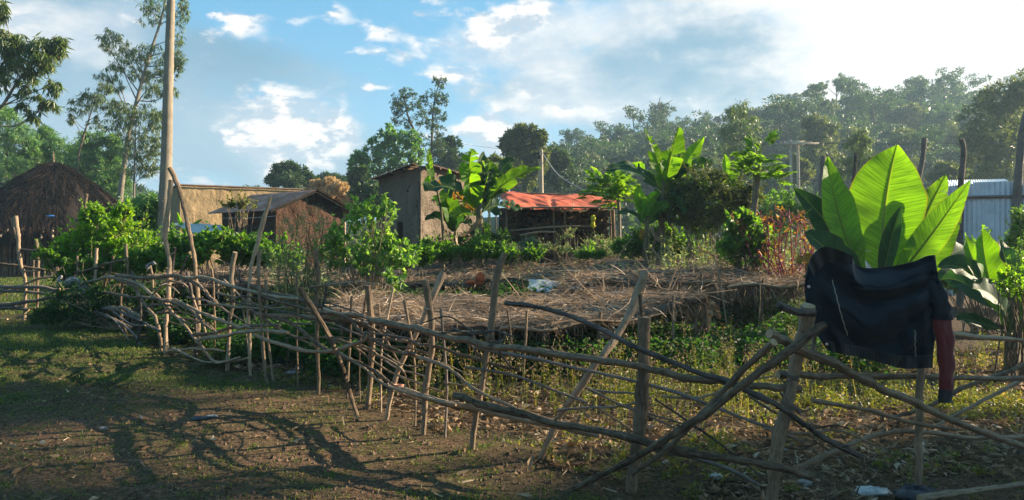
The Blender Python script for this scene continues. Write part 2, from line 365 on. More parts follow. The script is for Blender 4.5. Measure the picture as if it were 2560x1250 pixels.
X, Y = np.meshgrid(gx, gy); Z = ground(X, Y)
cover = np.clip(inside(X, Y)*.8+.2+(fbm(X*1.5, Y*1.5, 3, 31)-.5)*1.2, 0, 1)
gr = fbm(X*.35+9, Y*.5, 3, 11)
grassy = np.clip(sstep(Y-X*.35, 8.0, 10.6)*.9+.30*sstep(gr, .55, .42)+(fbm(X*2.2, Y*2.2, 3, 41)-.5)*1.1, 0, 1)
def cover_at(x, y):
    g = fbm(x*.35+9, y*.5, 3, 11)
    return np.clip(inside(x, y)*.8+.2+(fbm(x*1.5, y*1.5, 3, 31)-.5)*1.2, 0, 1), np.clip(sstep(y-x*.35, 8.0, 10.6)*.9+.30*sstep(g, .55, .42)+(fbm(x*2.2, y*2.2, 3, 41)-.5)*1.1, 0, 1)
m, t, o = mat('trodden soil and turf'); at = N(t, 'ShaderNodeAttribute', attribute_name='cover'); tcn = N(t, 'ShaderNodeTexCoord')
sx = N(t, 'ShaderNodeSeparateColor'); t.links.new(at.outputs['Color'], sx.inputs[0])
n1 = NOISE(t, tcn.outputs['Object'], 5, 8, .65); n2 = NOISE(t, tcn.outputs['Object'], 34, 7, .75); n3 = NOISE(t, tcn.outputs['Object'], .8, 4)
vo = N(t, 'ShaderNodeTexVoronoi', feature='DISTANCE_TO_EDGE'); vo.inputs['Scale'].default_value = 3.2
dm = N(t, 'ShaderNodeVectorMath', operation='ADD'); t.links.new(tcn.outputs['Object'], dm.inputs[0])
sc2 = N(t, 'ShaderNodeVectorMath', operation='SCALE'); t.links.new(n1.outputs['Color'], sc2.inputs[0]); sc2.inputs[3].default_value = .5; t.links.new(sc2.outputs[0], dm.inputs[1]); t.links.new(dm.outputs[0], vo.inputs['Vector'])
soil = MIX(t, SM(t, n2.outputs['Fac'], .35, .7), (.020, .011, .006), (.34, .21, .125)); soil = MIX(t, SM(t, n1.outputs['Fac'], .4, .75), soil, (.15, .09, .052))
soil = MIX(t, M(t, 'MULTIPLY', SM(t, vo.outputs['Distance'], .04, 0), .6), soil, (.02, .013, .009))
turf = MIX(t, SM(t, n2.outputs['Fac'], .38, .64), (.030, .036, .012), (.085, .095, .026)); turf = MIX(t, SM(t, n1.outputs['Fac'], .48, .70), turf, (.14, .10, .05))
litter = MIX(t, SM(t, n2.outputs['Fac'], .4, .65), (.025, .017, .010), (.16, .105, .060)); litter = MIX(t, SM(t, n1.outputs['Fac'], .55, .8), litter, (.050, .055, .018))
col = MIX(t, sx.outputs[1], soil, turf); col = MIX(t, sx.outputs[0], col, litter); col = MIX(t, sx.outputs[2], col, (.06, .075, .022))
bh = M(t, 'ADD', M(t, 'MULTIPLY', n2.outputs['Fac'], .5), n1.outputs['Fac'])
b = bsdf(t, col, .92, .12, bump=BUMP(t, bh, 1.0, .09)); t.links.new(b.outputs[0], o.inputs[0]); M_ground = m
nx, ny = len(gx), len(gy); i, j = np.meshgrid(np.arange(ny-1), np.arange(nx-1), indexing='ij'); k = (i*nx+j).ravel()
mb = MB(); mb.add(np.stack([X, Y, Z], -1), [np.stack([k, k+1, k+nx+1, k+nx], 1)], None)
g_o = mb.build('ground', M_ground); tag(g_o, kind='structure')
ca = g_o.data.color_attributes.new('cover', 'FLOAT_COLOR', 'POINT')
far = sstep(Y, 35, 60); cc = np.stack([cover, grassy, far, np.ones_like(far)], -1); ca.data.foreach_set('color', cc.ravel().astype(np.float32))

# ---------------------------------------------------------------- ground cover (uncountable)
def frust(n, y0, y1, pw=1.0, marg=1.15):
    """random ground points the photo could see, denser towards the camera"""
    u = rng.random(n)**pw; y = y0+(y1-y0)*u; x = (rng.random(n)*2-1)*.674*y*marg
    return x, y
def pts3(x, y): return np.stack([x, y, ground(x, y)], 1)
mb = MB()
x, y = frust(230000, 4.2, 15.5, 1.25); cv_, g_ = cover_at(x, y)
keep = (cv_ < .5) & (rng.random(len(x)) < .03+.9*sstep(g_, .40, .95)*sstep(fbm(x*1.3, y*1.3, 3, 77), .36, .62)) & (y > 4.2)
x, y = x[keep], y[keep]; n = len(x); D = rng.normal(0, .55, (n, 3)); D[:, 2] = .6+rng.random(n)*.6
leaves(mb, pts3(x, y)-[0, 0, .004], D, (.012+.020*rng.random(n))*(1+y/14), .0045*(1+y/9), .1)
xc, yc = frust(900, 4.4, 9.5, 1.1); cv_, g_ = cover_at(xc, yc); kk = cv_ < .3; xc, yc = xc[kk], yc[kk]
x = np.repeat(xc, 20)+rng.normal(0, .035, len(xc)*20); y = np.repeat(yc, 20)+rng.normal(0, .035, len(xc)*20); n = len(x)
D = rng.normal(0, .6, (n, 3)); D[:, 2] = .5+rng.random(n)*.7
leaves(mb, pts3(x, y)-[0, 0, .004], D, .012+.022*rng.random(n), .007, .15)
tag(mb.build('grass', G_grass), 'short trodden grass over the dark soil of the yard', 'grass', kind='stuff')
# grass beyond: left field and the far strip
mb = MB(); x = -6-22*rng.random(60000); y = 16+22*rng.random(60000); n = len(x); D = rng.normal(0, .5, (n, 3)); D[:, 2] = 1
leaves(mb, pts3(x, y), D, .10, .02, .1); tag(mb.build('field_grass', G_grass), 'pale grazed grass on the field in front of the thatched hut', 'grass', kind='stuff')
mb = MB(); x, y = frust(34000, 4.3, 11, 1.2); cv_, g_ = cover_at(x, y); k_ = (cv_ < .6) & (rng.random(len(x)) < 1.05-g_); x, y = x[k_], y[k_]; n = len(x); r = (.003+.019*rng.random(n)**4)[:, None, None]
o8 = np.array([[1,0,0],[0,1,0],[-1,0,0],[0,-1,0],[0,0,1],[0,0,-.6]])[None]*(.6+.8*rng.random((n, 6, 1)))*r+rng.normal(0, .12, (n, 6, 3))*r; V = pts3(x, y)[:, None]+o8; kk = np.arange(n)[:, None]*6
mb.add(V, [np.concatenate([kk+f for f in ([0,1,4],[1,2,4],[2,3,4],[3,0,4],[1,0,5],[2,1,5],[3,2,5],[0,3,5])])]); tag(mb.build('soil_clods', noisemat('crumbled soil', (.035,.02,.012), (.20,.125,.075), 7), smooth=False), 'crumbs and clods of dry brown soil lying on the yard', 'soil clods', kind='stuff')
# dry litter and straw pieces in the garden, a few in the yard
mb = MB(); x, y = frust(60000, 4.3, 11, 1.15); cv_, _ = cover_at(x, y); keep = rng.random(len(x)) < np.where(cv_ > .5, .95, .02); x, y = x[keep], y[keep]; n = len(x)
D = rng.normal(0, 1, (n, 3)); D[:, 2] = np.abs(D[:, 2])*.22; Lr = (.03+.10*rng.random(n)**2)
ribbons(mb, pts3(x, y)+[0, 0, .006], D, Lr, .005+.012*rng.random(n), .12, 2, wig=.25)
k2 = rng.random(n) < .10; n2_ = k2.sum()
leaves(mb, pts3(x[k2], y[k2])+[0, 0, .015], D[k2], .05+.08*rng.random(n2_), .02+.03*rng.random(n2_), .4)
tag(mb.build('dry_litter', M_litter), 'dry stalks and curled dead leaves scattered on the garden soil', 'litter', kind='stuff')
# low weeds between the fence and the straw shelters
mb = MB(); xc, yc = frust(5600, 4.5, 11.5, 1.0); ins = inside(xc, yc); dens = fbm(xc*.9, yc*.9, 3, 55)
keep = (ins > .05) & (rng.random(len(xc)) < sstep(dens, .40, .66)*np.clip(.12+ins*.42, 0, 1)) & ~((xc > 1.9) & (yc < 6.6) & (rng.random(len(xc)) < .62))
xc, yc = xc[keep], yc[keep]; m_ = 26
hgt = (.04+.13*rng.random(len(xc)))*np.clip(.5+inside(xc, yc)*.28, .4, 1.5)
x = np.repeat(xc, m_); y = np.repeat(yc, m_); h = np.repeat(hgt, m_); n = len(x)
B = pts3(x, y)+np.stack([rng.normal(0, .035, n), rng.normal(0, .035, n), h*rng.random(n)], 1)
D = rng.normal(0, .8, (n, 3)); D[:, 2] = .15+.6*rng.random(n)
leaves(mb, B, D, .018+.030*rng.random(n), .010+.012*rng.random(n), .2)
ns = len(xc)*4; xs = np.repeat(xc, 4); ys = np.repeat(yc, 4); Ds = rng.normal(0, .35, (ns, 3)); Ds[:, 2] = 1
ribbons(mb, pts3(xs, ys), Ds, np.repeat(hgt, 4)*1.3, .004, .05, 2)
tag(mb.build('weeds', G_weed), 'low sunlit yellow green weeds on the ground behind the stick fence', 'weeds', kind='stuff')
# taller flowering dry weeds
def stalks(mb, px0, px1, d0, d1, n, hh, m_leaf=14, lsz=.02, top=10, droop=.03, bend=.14):
    px = px0+(px1-px0)*rng.random(n); d = d0+(d1-d0)*rng.random(n); x = (px-1280)/F*d; y = d
    B = pts3(x, y); H = hh*(.55+.55*rng.random(n)); D = rng.normal(0, bend, (n, 3)); D[:, 2] = 1; D = unit(D)
    ribbons(mb, B, D, H, .006, droop, 4, wig=.05)
    for q in range(m_leaf):
        tt = .15+.85*rng.random(n); LD = rng.normal(0, 1, (n, 3)); LD[:, 2] = .2+.6*rng.random(n)
        leaves(mb, B+D*(H*tt)[:, None], LD, lsz*(.7+1.3*rng.random(n)), lsz*.55, .2)
    for q in range(top):
        tt = .8+.25*rng.random(n); LD = rng.normal(0, .6, (n, 3)); LD[:, 2] = .8
        leaves(mb, B+D*(H*tt)[:, None]+rng.normal(0, .025, (n, 3)), LD, .022, .018, .2, mi=1)
mb = MB(); stalks(mb, 1500, 1930, 6.3, 8.2, 130, .55); stalks(mb, 1150, 1560, 6.6, 8.4, 70, .38); stalks(mb, 1900, 2450, 7, 9, 70, .45)
stalks(mb, 1000, 1500, 7.4, 8.6, 90, .5); stalks(mb, 1560, 2020, 8.2, 10.5, 110, .6)
tag(mb.build('flowering_weeds', [G_weed, M_litter]), 'knee high weeds gone to brown seed heads between fence and straw shelters', 'weeds', kind='stuff')

# ---------------------------------------------------------------- straw roofed nursery shelters
def shelter(label, fe, be, thick=.05, group='straw roofed nursery shelters', hang=.25, npost=6, poles=None, dens=420, lump=.05):
    """fe / be: front and back edge as (px, py, depth)"""
    a = [P(*q) for q in fe]; b_ = [P(*q) for q in be]; nu, nv = 60, 20
    A = spline(a, nu); Bk = spline(b_, nu); A[:, 1] += (fbm(A[:, 0]*2.2+5, A[:, 1]*0+3, 4, 63)-.5)*.5; A[:, 2] -= .10*fbm(A[:, 0]*3+1, A[:, 0]*0, 3, 64); Bk[:, 1] += (fbm(Bk[:, 0]*2.2+5, Bk[:, 1]*0+3, 4, 66)-.5)*.5; u = np.linspace(0, 1, nv)[:, None, None]
    S = A[None]*(1-u)+Bk[None]*u
    S[..., 2] += (fbm(S[..., 0]*1.4, S[..., 1]*1.4, 4, 61)-.5)*lump*4
    S[0, :, 2] -= .03*rng.random(nu)
    c = S.reshape(-1, 3).mean(0); t_ = thing('nursery_shelter', label, 'shelter', (c[0], c[1], 0), group)
    mb = MB(); i, j = np.meshgrid(np.arange(nv-1), np.arange(nu-1), indexing='ij'); k = (i*nu+j).ravel(); q = np.stack([k, k+1, k+nu+1, k+nu], 1)
    mb.add(S, [q]); mb.add(S-[0, 0, thick], [q[:, ::-1]])
    for e in (S[0], S[-1]):
        kk = np.arange(nu-1); mb.add(np.vstack([e, e-[0, 0, thick]]), [np.stack([kk, kk+nu, kk+nu+1, kk+1], 1)])
    # loose straw
    patch = lambda q: sstep(fbm(q[:, 0]*1.1+3, q[:, 1]*1.1, 4, 71), .30, .58)
    area = np.linalg.norm(A[-1]-A[0])*np.linalg.norm(Bk[nu//2]-A[nu//2]); n = int(area*dens)
    ui = rng.random(n)*(nv-1); vi = rng.random(n)*(nu-1); i0 = ui.astype(int); j0 = vi.astype(int); fu = (ui-i0)[:, None]; fv = (vi-j0)[:, None]
    pt = (S[i0, j0]*(1-fv)+S[i0, j0+1]*fv)*(1-fu)+(S[i0+1, j0]*(1-fv)+S[i0+1, j0+1]*fv)*fu
    ok_ = rng.random(n) < .30+.70*patch(pt); pt = pt[ok_]; n = len(pt); D = rng.normal(0, 1, (n, 3)); D[:, 0] *= 1.4; D[:, 2] = rng.normal(.08, .26, n); pt[:, 2] += .05*rng.random(n)*patch(pt)
    rib = MB(); rib = mb
    ribbons(mb, pt+[0, 0, .012], D, .08+.34*rng.random(n)**2, .004+.011*rng.random(n)**1.5*pt[:, 1].mean()/11, .10, 3, 1, wig=.12)
    kb = rng.random(n) < .05; nn = kb.sum(); ribbons(mb, pt[kb]+[0, 0, .02], D[kb], .3+.5*rng.random(nn), .016, .06, 3, 1, wig=.1)
    k3 = rng.random(n) < .12; nn = k3.sum(); D2 = rng.normal(0, 1, (nn, 3)); D2[:, 2] = .25+.5*rng.random(nn)
    ribbons(mb, pt[k3], D2, .08+.16*rng.random(nn), .007, .25, 3, 1, wig=.2)
    n = int(np.linalg.norm(A[-1]-A[0])*150*(.4+hang*2.4)); e = spline(A, 400)[rng.integers(0, 400, n)]; D = rng.normal(0, .45, (n, 3)); D[:, 2] = -1*rng.random(n)-.15; D[:, 1] -= .25
    ribbons(mb, e+np.stack([np.zeros(n), .10*rng.random(n), -.04*rng.random(n)+.01], 1), D, hang*(.3+.9*rng.random(n)), .007, .25, 3, 1, wig=.15)
    mb.build('straw_roof', [M_strawbase, M_straw], t_)
    for side, E in ((0, A), (1, Bk)):
        for lo_, hi_ in ((2, 24), (21, 42), (38, 57)):
            pm = MB(); e = E[lo_:hi_:5]+[0, -.03 if side == 0 else .03, -.035]; e = e+rng.normal(0, .018, e.shape)+[0, rng.normal(0, .03), rng.normal(0, .015)]
            tube(pm, spline(e, 20), np.linspace(.025, .014, 20), 7, rough=.2); pm.build('edge_pole', [M_pale, M_stick, M_stickd][rng.integers(3)], t_)
    for i in range(npost):
        f = int((i+.5)/npost*(nu-1)); top = A[f]+[rng.normal(0, .05), .02, .02+.10*rng.random()]; bot = np.array([top[0]+rng.normal(0, .05), top[1]+rng.normal(0, .04), gz(top[0], top[1])-.05])
        pm = MB(); tube(pm, spline([bot, (bot+top)/2+rng.normal(0, .02, 3), top], 8), np.linspace(.022, .016, 8), 6, rough=.15); pm.build('support_stake', M_stick, t_)
        top = Bk[f]-[0, .05, .02]; pm = MB(); tube(pm, [[top[0], top[1], gz(top[0], top[1])-.05], top], .02, 6); pm.build('support_stake', M_stick, t_)
    for pl in (poles or []):
        pm = MB(); tube(pm, spline([P(*q) for q in pl], 20), np.linspace(.022, .014, 20), 6, rough=.2); pm.build('roof_pole', M_stick, t_)
    return t_
shelter('long low straw roof of the nearest nursery shelter, in the middle of the garden', [(850,775,9.0),(960,800,8.7),(1250,812,8.5),(1500,788,8.7),(1770,742,9.2)], [(850,742,11.2),(1000,742,11.2),(1250,738,11.3),(1500,734,11.4),(1700,730,11.5)], hang=.22, npost=6,
        poles=[[(1215,778,9.4),(1330,776,9.5),(1480,770,9.6)],[(1330,738,11.3),(1500,744,10.8),(1620,754,10.2)]], dens=620)
shelter('straw roof of the second nursery shelter, behind the nearest one on the left', [(380,698,13.6),(590,702,13.6),(840,706,13.6),(1050,706,13.6),(1190,688,13.9)], [(350,676,17.5),(600,672,18.5),(850,664,19),(1050,655,20),(1230,650,20)], hang=.16, npost=8,
        poles=[[(900,682,15.5),(1060,684,15.3),(1150,672,16)]], dens=330)
shelter('dark fringed straw roof of the nursery shelter at the right rear', [(1390,716,11.4),(1520,700,11.4),(1700,694,11.3),(1900,700,11.2),(2080,706,11.2)], [(1420,655,16.5),(1550,648,17),(1750,648,17),(1930,650,16.5),(2130,658,16)], hang=.50, npost=6, dens=420, lump=.07)
shelter('rearmost straw roof in front of the firewood shed', [(1130,690,14.8),(1270,692,14.6),(1400,692,14.5)], [(1130,645,20.5),(1300,640,21),(1540,640,21)], hang=.25, npost=4,
        poles=[[(1140,664,17),(1280,668,17),(1400,660,17)]], dens=330)
# seedlings growing in their shade
mb = MB()
def seedl(px0, px1, d0, d1, n, h, sz=.05):
    d = d0+(d1-d0)*rng.random(n); px = px0+(px1-px0)*rng.random(n); x = (px-1280)/F*d; B = pts3(x, d); m_ = 9
    B = np.repeat(B, m_, 0); k = len(B); B = B+np.stack([rng.normal(0, .05, k), rng.normal(0, .05, k), h*(.15+.85*rng.random(k))], 1)
    D = rng.normal(0, 1, (k, 3)); D[:, 2] = rng.normal(.0, .35, k); leaves(mb, B, D, sz*(1+rng.random(k)), sz*.55*(1+.5*rng.random(k)), .2, shape='oval')
seedl(780, 1780, 8.35, 11.5, 2400, .46); seedl(380, 1250, 12.9, 17, 1500, .5); seedl(520, 1000, 9.6, 12.2, 1100, .40); seedl(1380, 2080, 11.0, 14, 1100, .55); seedl(380,560,11.5,12.8,300,.35)
seedl(1780, 2250, 8.8, 10.6, 500, .42); seedl(880, 1240, 11.9, 13.2, 700, .74, .06); seedl(1240, 1420, 12, 14, 300, .85, .06); seedl(1180, 1560, 12.6, 14.4, 260, .6, .05)
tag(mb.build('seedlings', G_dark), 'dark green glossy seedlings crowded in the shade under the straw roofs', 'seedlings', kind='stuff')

# ---------------------------------------------------------------- the rustic stick fence
def stick(name, parent, pts, rpx, mt=None, dd=0, sides=8, taper=.75, sawn=True, z0=None, rough=.10):
    """pts: (px, py[, extra depth]); a leaning or lying pole in the fence"""
    W_ = []
    for q in pts:
        d = DF(q[0])+dd+(q[2] if len(q) > 2 else 0); W_.append(P(q[0], q[1], d))
    if z0: W_[-1][2] -= z0
    dm_ = DF(pts[len(pts)//2][0])+dd; r0 = rpx*.80/2/F*dm_
    L = sum(np.linalg.norm(np.subtract(W_[i+1], W_[i])) for i in range(len(W_)-1)); n = max(8, int(L/.07)); c = spline(W_, n)
    amp = r0*.35; tt = np.linspace(0, L*2.2, n); ph = rng.random(3)*9
    kn = max(3, int(L/.22)); ko = rng.normal(0, r0*.30, (kn, 3)); ko[0] = ko[-1] = 0; c = c+np.stack([np.interp(np.linspace(0, kn-1, n), np.arange(kn), ko[:, a_]) for a_ in range(3)], 1); amp = amp*.7; c = c+rng.normal(0, r0*.09, (n, 3))+np.stack([amp*np.sin(tt*2+ph[0]), amp*np.sin(tt*1.7+ph[1]), amp*np.sin(tt*2.3+ph[2])], 1)*np.sin(np.linspace(0, np.pi, n))[:, None]**.5
    rad = np.linspace(1.08, taper, n)*r0*(1+.07*np.sin(tt*3.1+ph[0])+.05*rng.normal(size=n))
    for _ in range(max(1, int(L*1.6))):
        kx = rng.integers(1, n-1); rad[kx] *= 1.18
    mb = MB(); tube(mb, c, rad, sides, mi=0, capmi=1 if sawn else 0, rough=rough)
    for _ in range(int(L*1.3)):      # snags where side twigs broke off
        kx = rng.integers(2, n-2); dv = unit(rng.normal(size=3)+[0, -.3, .3]); tube(mb, [c[kx], c[kx]+dv*rad[kx]*(1.6+1.6*rng.random())], [rad[kx]*.45, rad[kx]*.25], 5)
    return mb.build(name, [mt or M_stick, M_cut], parent)
def post(parent, pts, rpx, d, mt=None, **kw):
    """an upright: constant depth d (its foot's)"""
    W0 = [(q[0], q[1], d-DF(q[0])+(q[2] if len(q) > 2 else 0)) for q in pts]; return stick('post', parent, W0, rpx, mt, z0=.12, **kw)
fc = thing('stick_fence', 'long rough fence of crooked grey sticks and poles crossing the picture', 'fence', (-1.5, 7, 0))
post(fc, [(1262,635),(1240,700),(1225,830),(1205,950),(1190,1050),(1175,1135)], 23, 5.7)
post(fc, [(1062,700),(1078,800),(1075,900),(1062,1000),(1058,1090)], 22, 6.2)
post(fc, [(1108,680,.1),(1060,790),(1020,880),(985,970),(960,1050)], 18, 6.75)
post(fc, [(920,715),(925,850),(922,1000),(917,1020)], 22, 7.2, M_pale)
post(fc, [(790,625),(792,800),(797,990)], 13, 7.8, M_pale)
post(fc, [(750,720,-.1),(790,790,-.1),(850,890),(905,1045)], 14, 6.9)
post(fc, [(650,625),(645,700),(660,870),(672,960)], 12, 8.4)
post(fc, [(677,490),(655,570),(630,650),(622,760),(625,850),(625,945)], 14, 8.8, M_pale)
post(fc, [(588,630),(578,700),(585,760),(572,800),(567,930)], 14, 9.2)
post(fc, [(425,420),(455,500),(475,590),(487,680),(495,780),(497,890)], 14, 10.5)
post(fc, [(428,450),(418,560),(415,620),(424,690),(418,800),(415,880)], 15, 10.8, M_pale)
post(fc, [(315,610),(318,690),(312,810)], 9, 14); post(fc, [(242,620),(236,700),(222,830)], 9, 14, M_pale)
post(fc, [(375,665),(383,700),(382,770),(372,830)], 9, 13.4, M_pale); post(fc, [(470,640),(452,680),(430,740),(420,840)], 8, 12.4)
post(fc, [(283,640),(275,700),(265,830)], 7, 14); post(fc, [(193,640),(193,700),(192,820)], 6, 14.3); post(fc, [(212,720),(225,760),(240,830)], 6, 14)
for q in range(14):      # extra thin uprights between the main posts
    px = 300+q*62+rng.normal(0, 12); d = DF(px)+.12; yb = HOR+F*EYE/d; yt = np.interp(px, [300, 700, 1200], [650, 700, 735])+rng.normal(0, 22); post(fc, [(px+rng.normal(0, 14), yt), (px+rng.normal(0, 5), (yt+yb)/2), (px+rng.normal(0, 8), yb)], 6+4*rng.random(), d, [M_stick, M_pale, M_stickd][rng.integers(3)])
post(fc, [(1610,793),(1600,1040),(1575,1230)], 40, 4.85, sides=12, taper=.95, rough=.05)
post(fc, [(1612,680,.3),(1560,800,.2),(1500,900),(1440,990),(1390,1060),(1330,1150)], 27, 5.5)
post(fc, [(2022,765,-.1),(1990,900),(1960,1050),(1930,1180),(1910,1262)], 38, 4.5, M_pale, sides=12, taper=.85)
post(fc, [(2325,640),(2310,760),(2298,925),(2294,1060),(2295,1225)], 30, 4.86)
post(fc, [(2062,636,.06),(2050,720,.05),(2030,830,.04)], 22, 4.66)
post(fc, [(1317,775),(1312,880),(1308,975)], 11, 7.9, M_pale); post(fc, [(1268,775),(1278,860),(1272,940)], 9, 8.2); post(fc, [(950,810),(975,870),(1010,930),(1030,960)], 7, 7.2)
post(fc, [(715,845),(720,880),(712,930)], 7, 9.0); post(fc, [(865,730),(862,800),(855,850)], 10, 10.5)
def rail(*a, **k): return stick('rail', fc, *a, **k)
F_ = -.07; B_ = .07
rail([(290,688),(370,694),(430,690),(490,708),(520,735),(545,762)], 13, dd=-.1); rail([(463,694),(520,697),(600,722),(680,740),(745,747)], 12, dd=F_)
rail([(600,700),(660,728),(740,745),(800,762),(850,785),(925,820),(960,835)], 12, dd=B_); rail([(265,688),(330,712),(350,745),(385,790),(400,830),(404,890)], 12, M_pale, dd=F_)
rail([(180,722),(260,695),(330,702),(395,745),(450,755),(510,785),(580,812),(640,818)], 12, dd=F_-.05); rail([(480,838),(540,832),(600,816),(700,812)], 12, dd=-.12); rail([(490,852),(560,838),(640,828),(720,832)], 14, dd=-.16)
rail([(390,735),(440,790),(500,860),(545,905),(620,895)], 9, dd=-.2); rail([(640,785),(720,788),(800,791),(880,786),(950,802),(1020,815)], 13, dd=F_)
rail([(635,838),(700,862),(760,877),(835,879),(890,858),(925,834)], 13, dd=-.16); rail([(690,792),(740,815),(790,855),(835,883),(920,918),(1010,975),(1100,1005),(1200,1025)], 14, dd=F_)
rail([(655,700+40),(760,772),(860,790),(905,832),(1000,880),(1040,885)], 11, dd=-.12)
rail([(815,838),(880,860),(970,900),(1010,930)], 9, dd=B_); rail([(1010,880),(1080,905),(1140,935),(1195,975),(1290,1020)], 12, dd=F_)
rail([(800,800),(900,812),(1010,850),(1100,870),(1200,900),(1300,925)], 11, dd=B_+.03)
rail([(930,800),(1080,835),(1200,860),(1400,885),(1600,920),(1800,955),(2003,972)], 24, dd=F_, sides=9); rail([(1190,870),(1300,890),(1420,915),(1560,948),(1700,985),(1800,1022),(1900,1062),(2010,1105)], 12, M_stickd, dd=B_)
rail([(1262,758),(1340,768),(1430,792),(1520,830),(1620,880),(1740,932),(1800,948),(1900,990),(1960,1020),(2060,1090),(2155,1142)], 15, M_stickd, dd=-.14, taper=1.2)
rail([(1000,972),(1100,1000),(1180,1018),(1280,1045),(1400,1068),(1500,1090)], 18, M_stick, dd=F_); rail([(1140,990),(1200,1008),(1390,1052),(1600,1102),(1850,1148),(2030,1192)], 29, dd=-.16, sides=10)
rail([(830,870),(900,915),(960,960),(1060,995),(1140,1012)], 9, dd=-.2)
rail([(1935,855,-.1),(1880,905),(1800,985),(1730,1060),(1660,1130),(1580,1185)], 22, dd=-.22); rail([(2062,812),(2010,850),(1900,930),(1800,1010),(1720,1062),(1620,1125),(1500,1190),(1400,1238)], 26, dd=-.3)
rail([(1922,832),(2010,882),(2120,930),(2250,990),(2400,1060),(2620,1135)], 30, dd=-.2, sides=10); rail([(1945,936),(2100,941),(2330,946),(2620,946)], 20, M_stick, dd=.05)
rail([(2030,1000),(2150,1022),(2260,1052),(2390,1074)], 15, dd=-.1); rail([(2000,1172),(2100,1120),(2200,1086),(2320,1085),(2450,1092),(2620,1094)], 16, dd=.08); rail([(2380,835),(2460,842),(2620,858)], 17, M_pale, dd=.12)
rail([(2620,890),(2430,962),(2330,1012),(2240,1042)], 16, dd=.16); rail([(2620,915),(2480,990),(2380,1045),(2330,1070)], 13, dd=.2); rail([(2300,1246),(2450,1226),(2620,1206)], 22, dd=-.3)
rail([(1946,762,-.1),(1985,778,-.1),(2036,783,-.1)], 18, M_stickd, dd=-.12, taper=1.3, sawn=False); rail([(1600,735),(1604,790),(1612,800)], 10, dd=.02)
rail([(1620,1120),(1750,1150),(1850,1190),(1900,1215)], 14, M_stickd, dd=.2); rail([(1005,985),(1060,1005),(1110,1040)], 7, dd=.1)
rail([(150,690),(200,720),(225,740),(240,765),(300,770),(350,790)], 13, dd=-.1); rail([(230,770),(290,775),(345,800),(400,828)], 11, M_stickd, dd=-.2); rail([(240,785),(290,800),(330,830),(350,862)], 7, M_stickd, dd=-.3)
rail([(150,690),(200,680),(270,660),(310,650)], 9, dd=-.1); rail([(170,742),(250,730),(330,742),(400,750),(470,775),(530,825)], 10, dd=-.25); rail([(352,800),(348,840),(338,872)], 7, M_stickd, dd=-.35)
rail([(390,880),(480,872),(560,878)], 8, M_pale, dd=-.1); rail([(430,870),(500,900),(545,908),(600,893)], 8, dd=-.25); rail([(1060,770),(1080,775)], 8, dd=0)
rail([(1225,832),(1250,880),(1280,920),(1300,920)], 9, dd=.05); rail([(1165,845),(1190,880),(1215,910)], 7, dd=.05); rail([(420,700),(470,720),(500,790),(520,850)], 8, dd=.1); rail([(560,640+60),(620,760),(640,800)],7,dd=.15)
# bindings of bark rope
for px, py, rp, ln in ((1520,835,20,22),(1240,860,16,22),(1972,1012,24,20),(985,968,14,20),(1970,940,22,14),(2300,905,22,12),(925,800,16,16),(2010,880,24,14),(1160,850,12,12)):
    d = DF(px)-.03; r = rp/F*d; mb = MB()
    for q in range(3):
        a_ = np.linspace(0, 2*np.pi, 17); til = rng.normal(0, .35); c = P(px+rng.normal(0, 2), py+(q-1)*ln/3, d)
        tube(mb, c+np.stack([r*np.cos(a_), r*.9*np.sin(a_)-.02, r*til*np.cos(a_)], 1), .0035+.002*rng.random(), 5, cap=False)
    tube(mb, spline([P(px, py, d-.05), P(px+10, py+14, d-.07), P(px+6, py+30, d-.06)], 6), .003, 5); mb.build('binding', M_stickd, fc)
# pile of tangled thin sticks at the bend: each a rail of its own
for q in range(30):      # thinner sticks woven along the middle of the fence
    px0 = 400+rng.random()*750; yl = np.interp(px0, [400, 700, 1100], [745, 800, 860]); py0 = yl+rng.normal(0, 38); a = rng.normal(.22, .16); L = 90+150*rng.random()
    rail([(px0, py0), (px0+L*.35, py0+L*.35*a+rng.normal(0, 9)), (px0+L*.7, py0+L*.7*a+rng.normal(0, 9)), (px0+L, py0+L*a)], 4+4.5*rng.random(), [M_stick, M_stickd, M_pale][rng.integers(3)], dd=rng.normal(0, .10))
for q in range(14):
    px0 = 1100+rng.random()*1200; yl = np.interp(px0, [1100, 1600, 2300], [900, 1020, 1080]); py0 = yl+rng.normal(0, 60); a = rng.normal(.2, .3); L = 110+200*rng.random()
    rail([(px0, py0), (px0+L*.35, py0+L*.35*a+rng.normal(0, 12)), (px0+L*.7, py0+L*.7*a+rng.normal(0, 12)), (px0+L, py0+L*a)], 5+4*rng.random(), [M_stick, M_stickd][rng.integers(2)], dd=rng.normal(.12, .12))
for q in range(10):
    px0 = 190+rng.random()*220; py0 = 725+rng.random()*60; a = rng.normal(.3, .6); L = 50+80*rng.random()
    rail([(px0, py0), (px0+L*.5, py0+L*.5*a+rng.normal(0, 8)), (px0+L, py0+L*a)], 3+4*rng.random(), rng.choice([M_stick, M_stickd]), dd=rng.normal(-.1, .2))

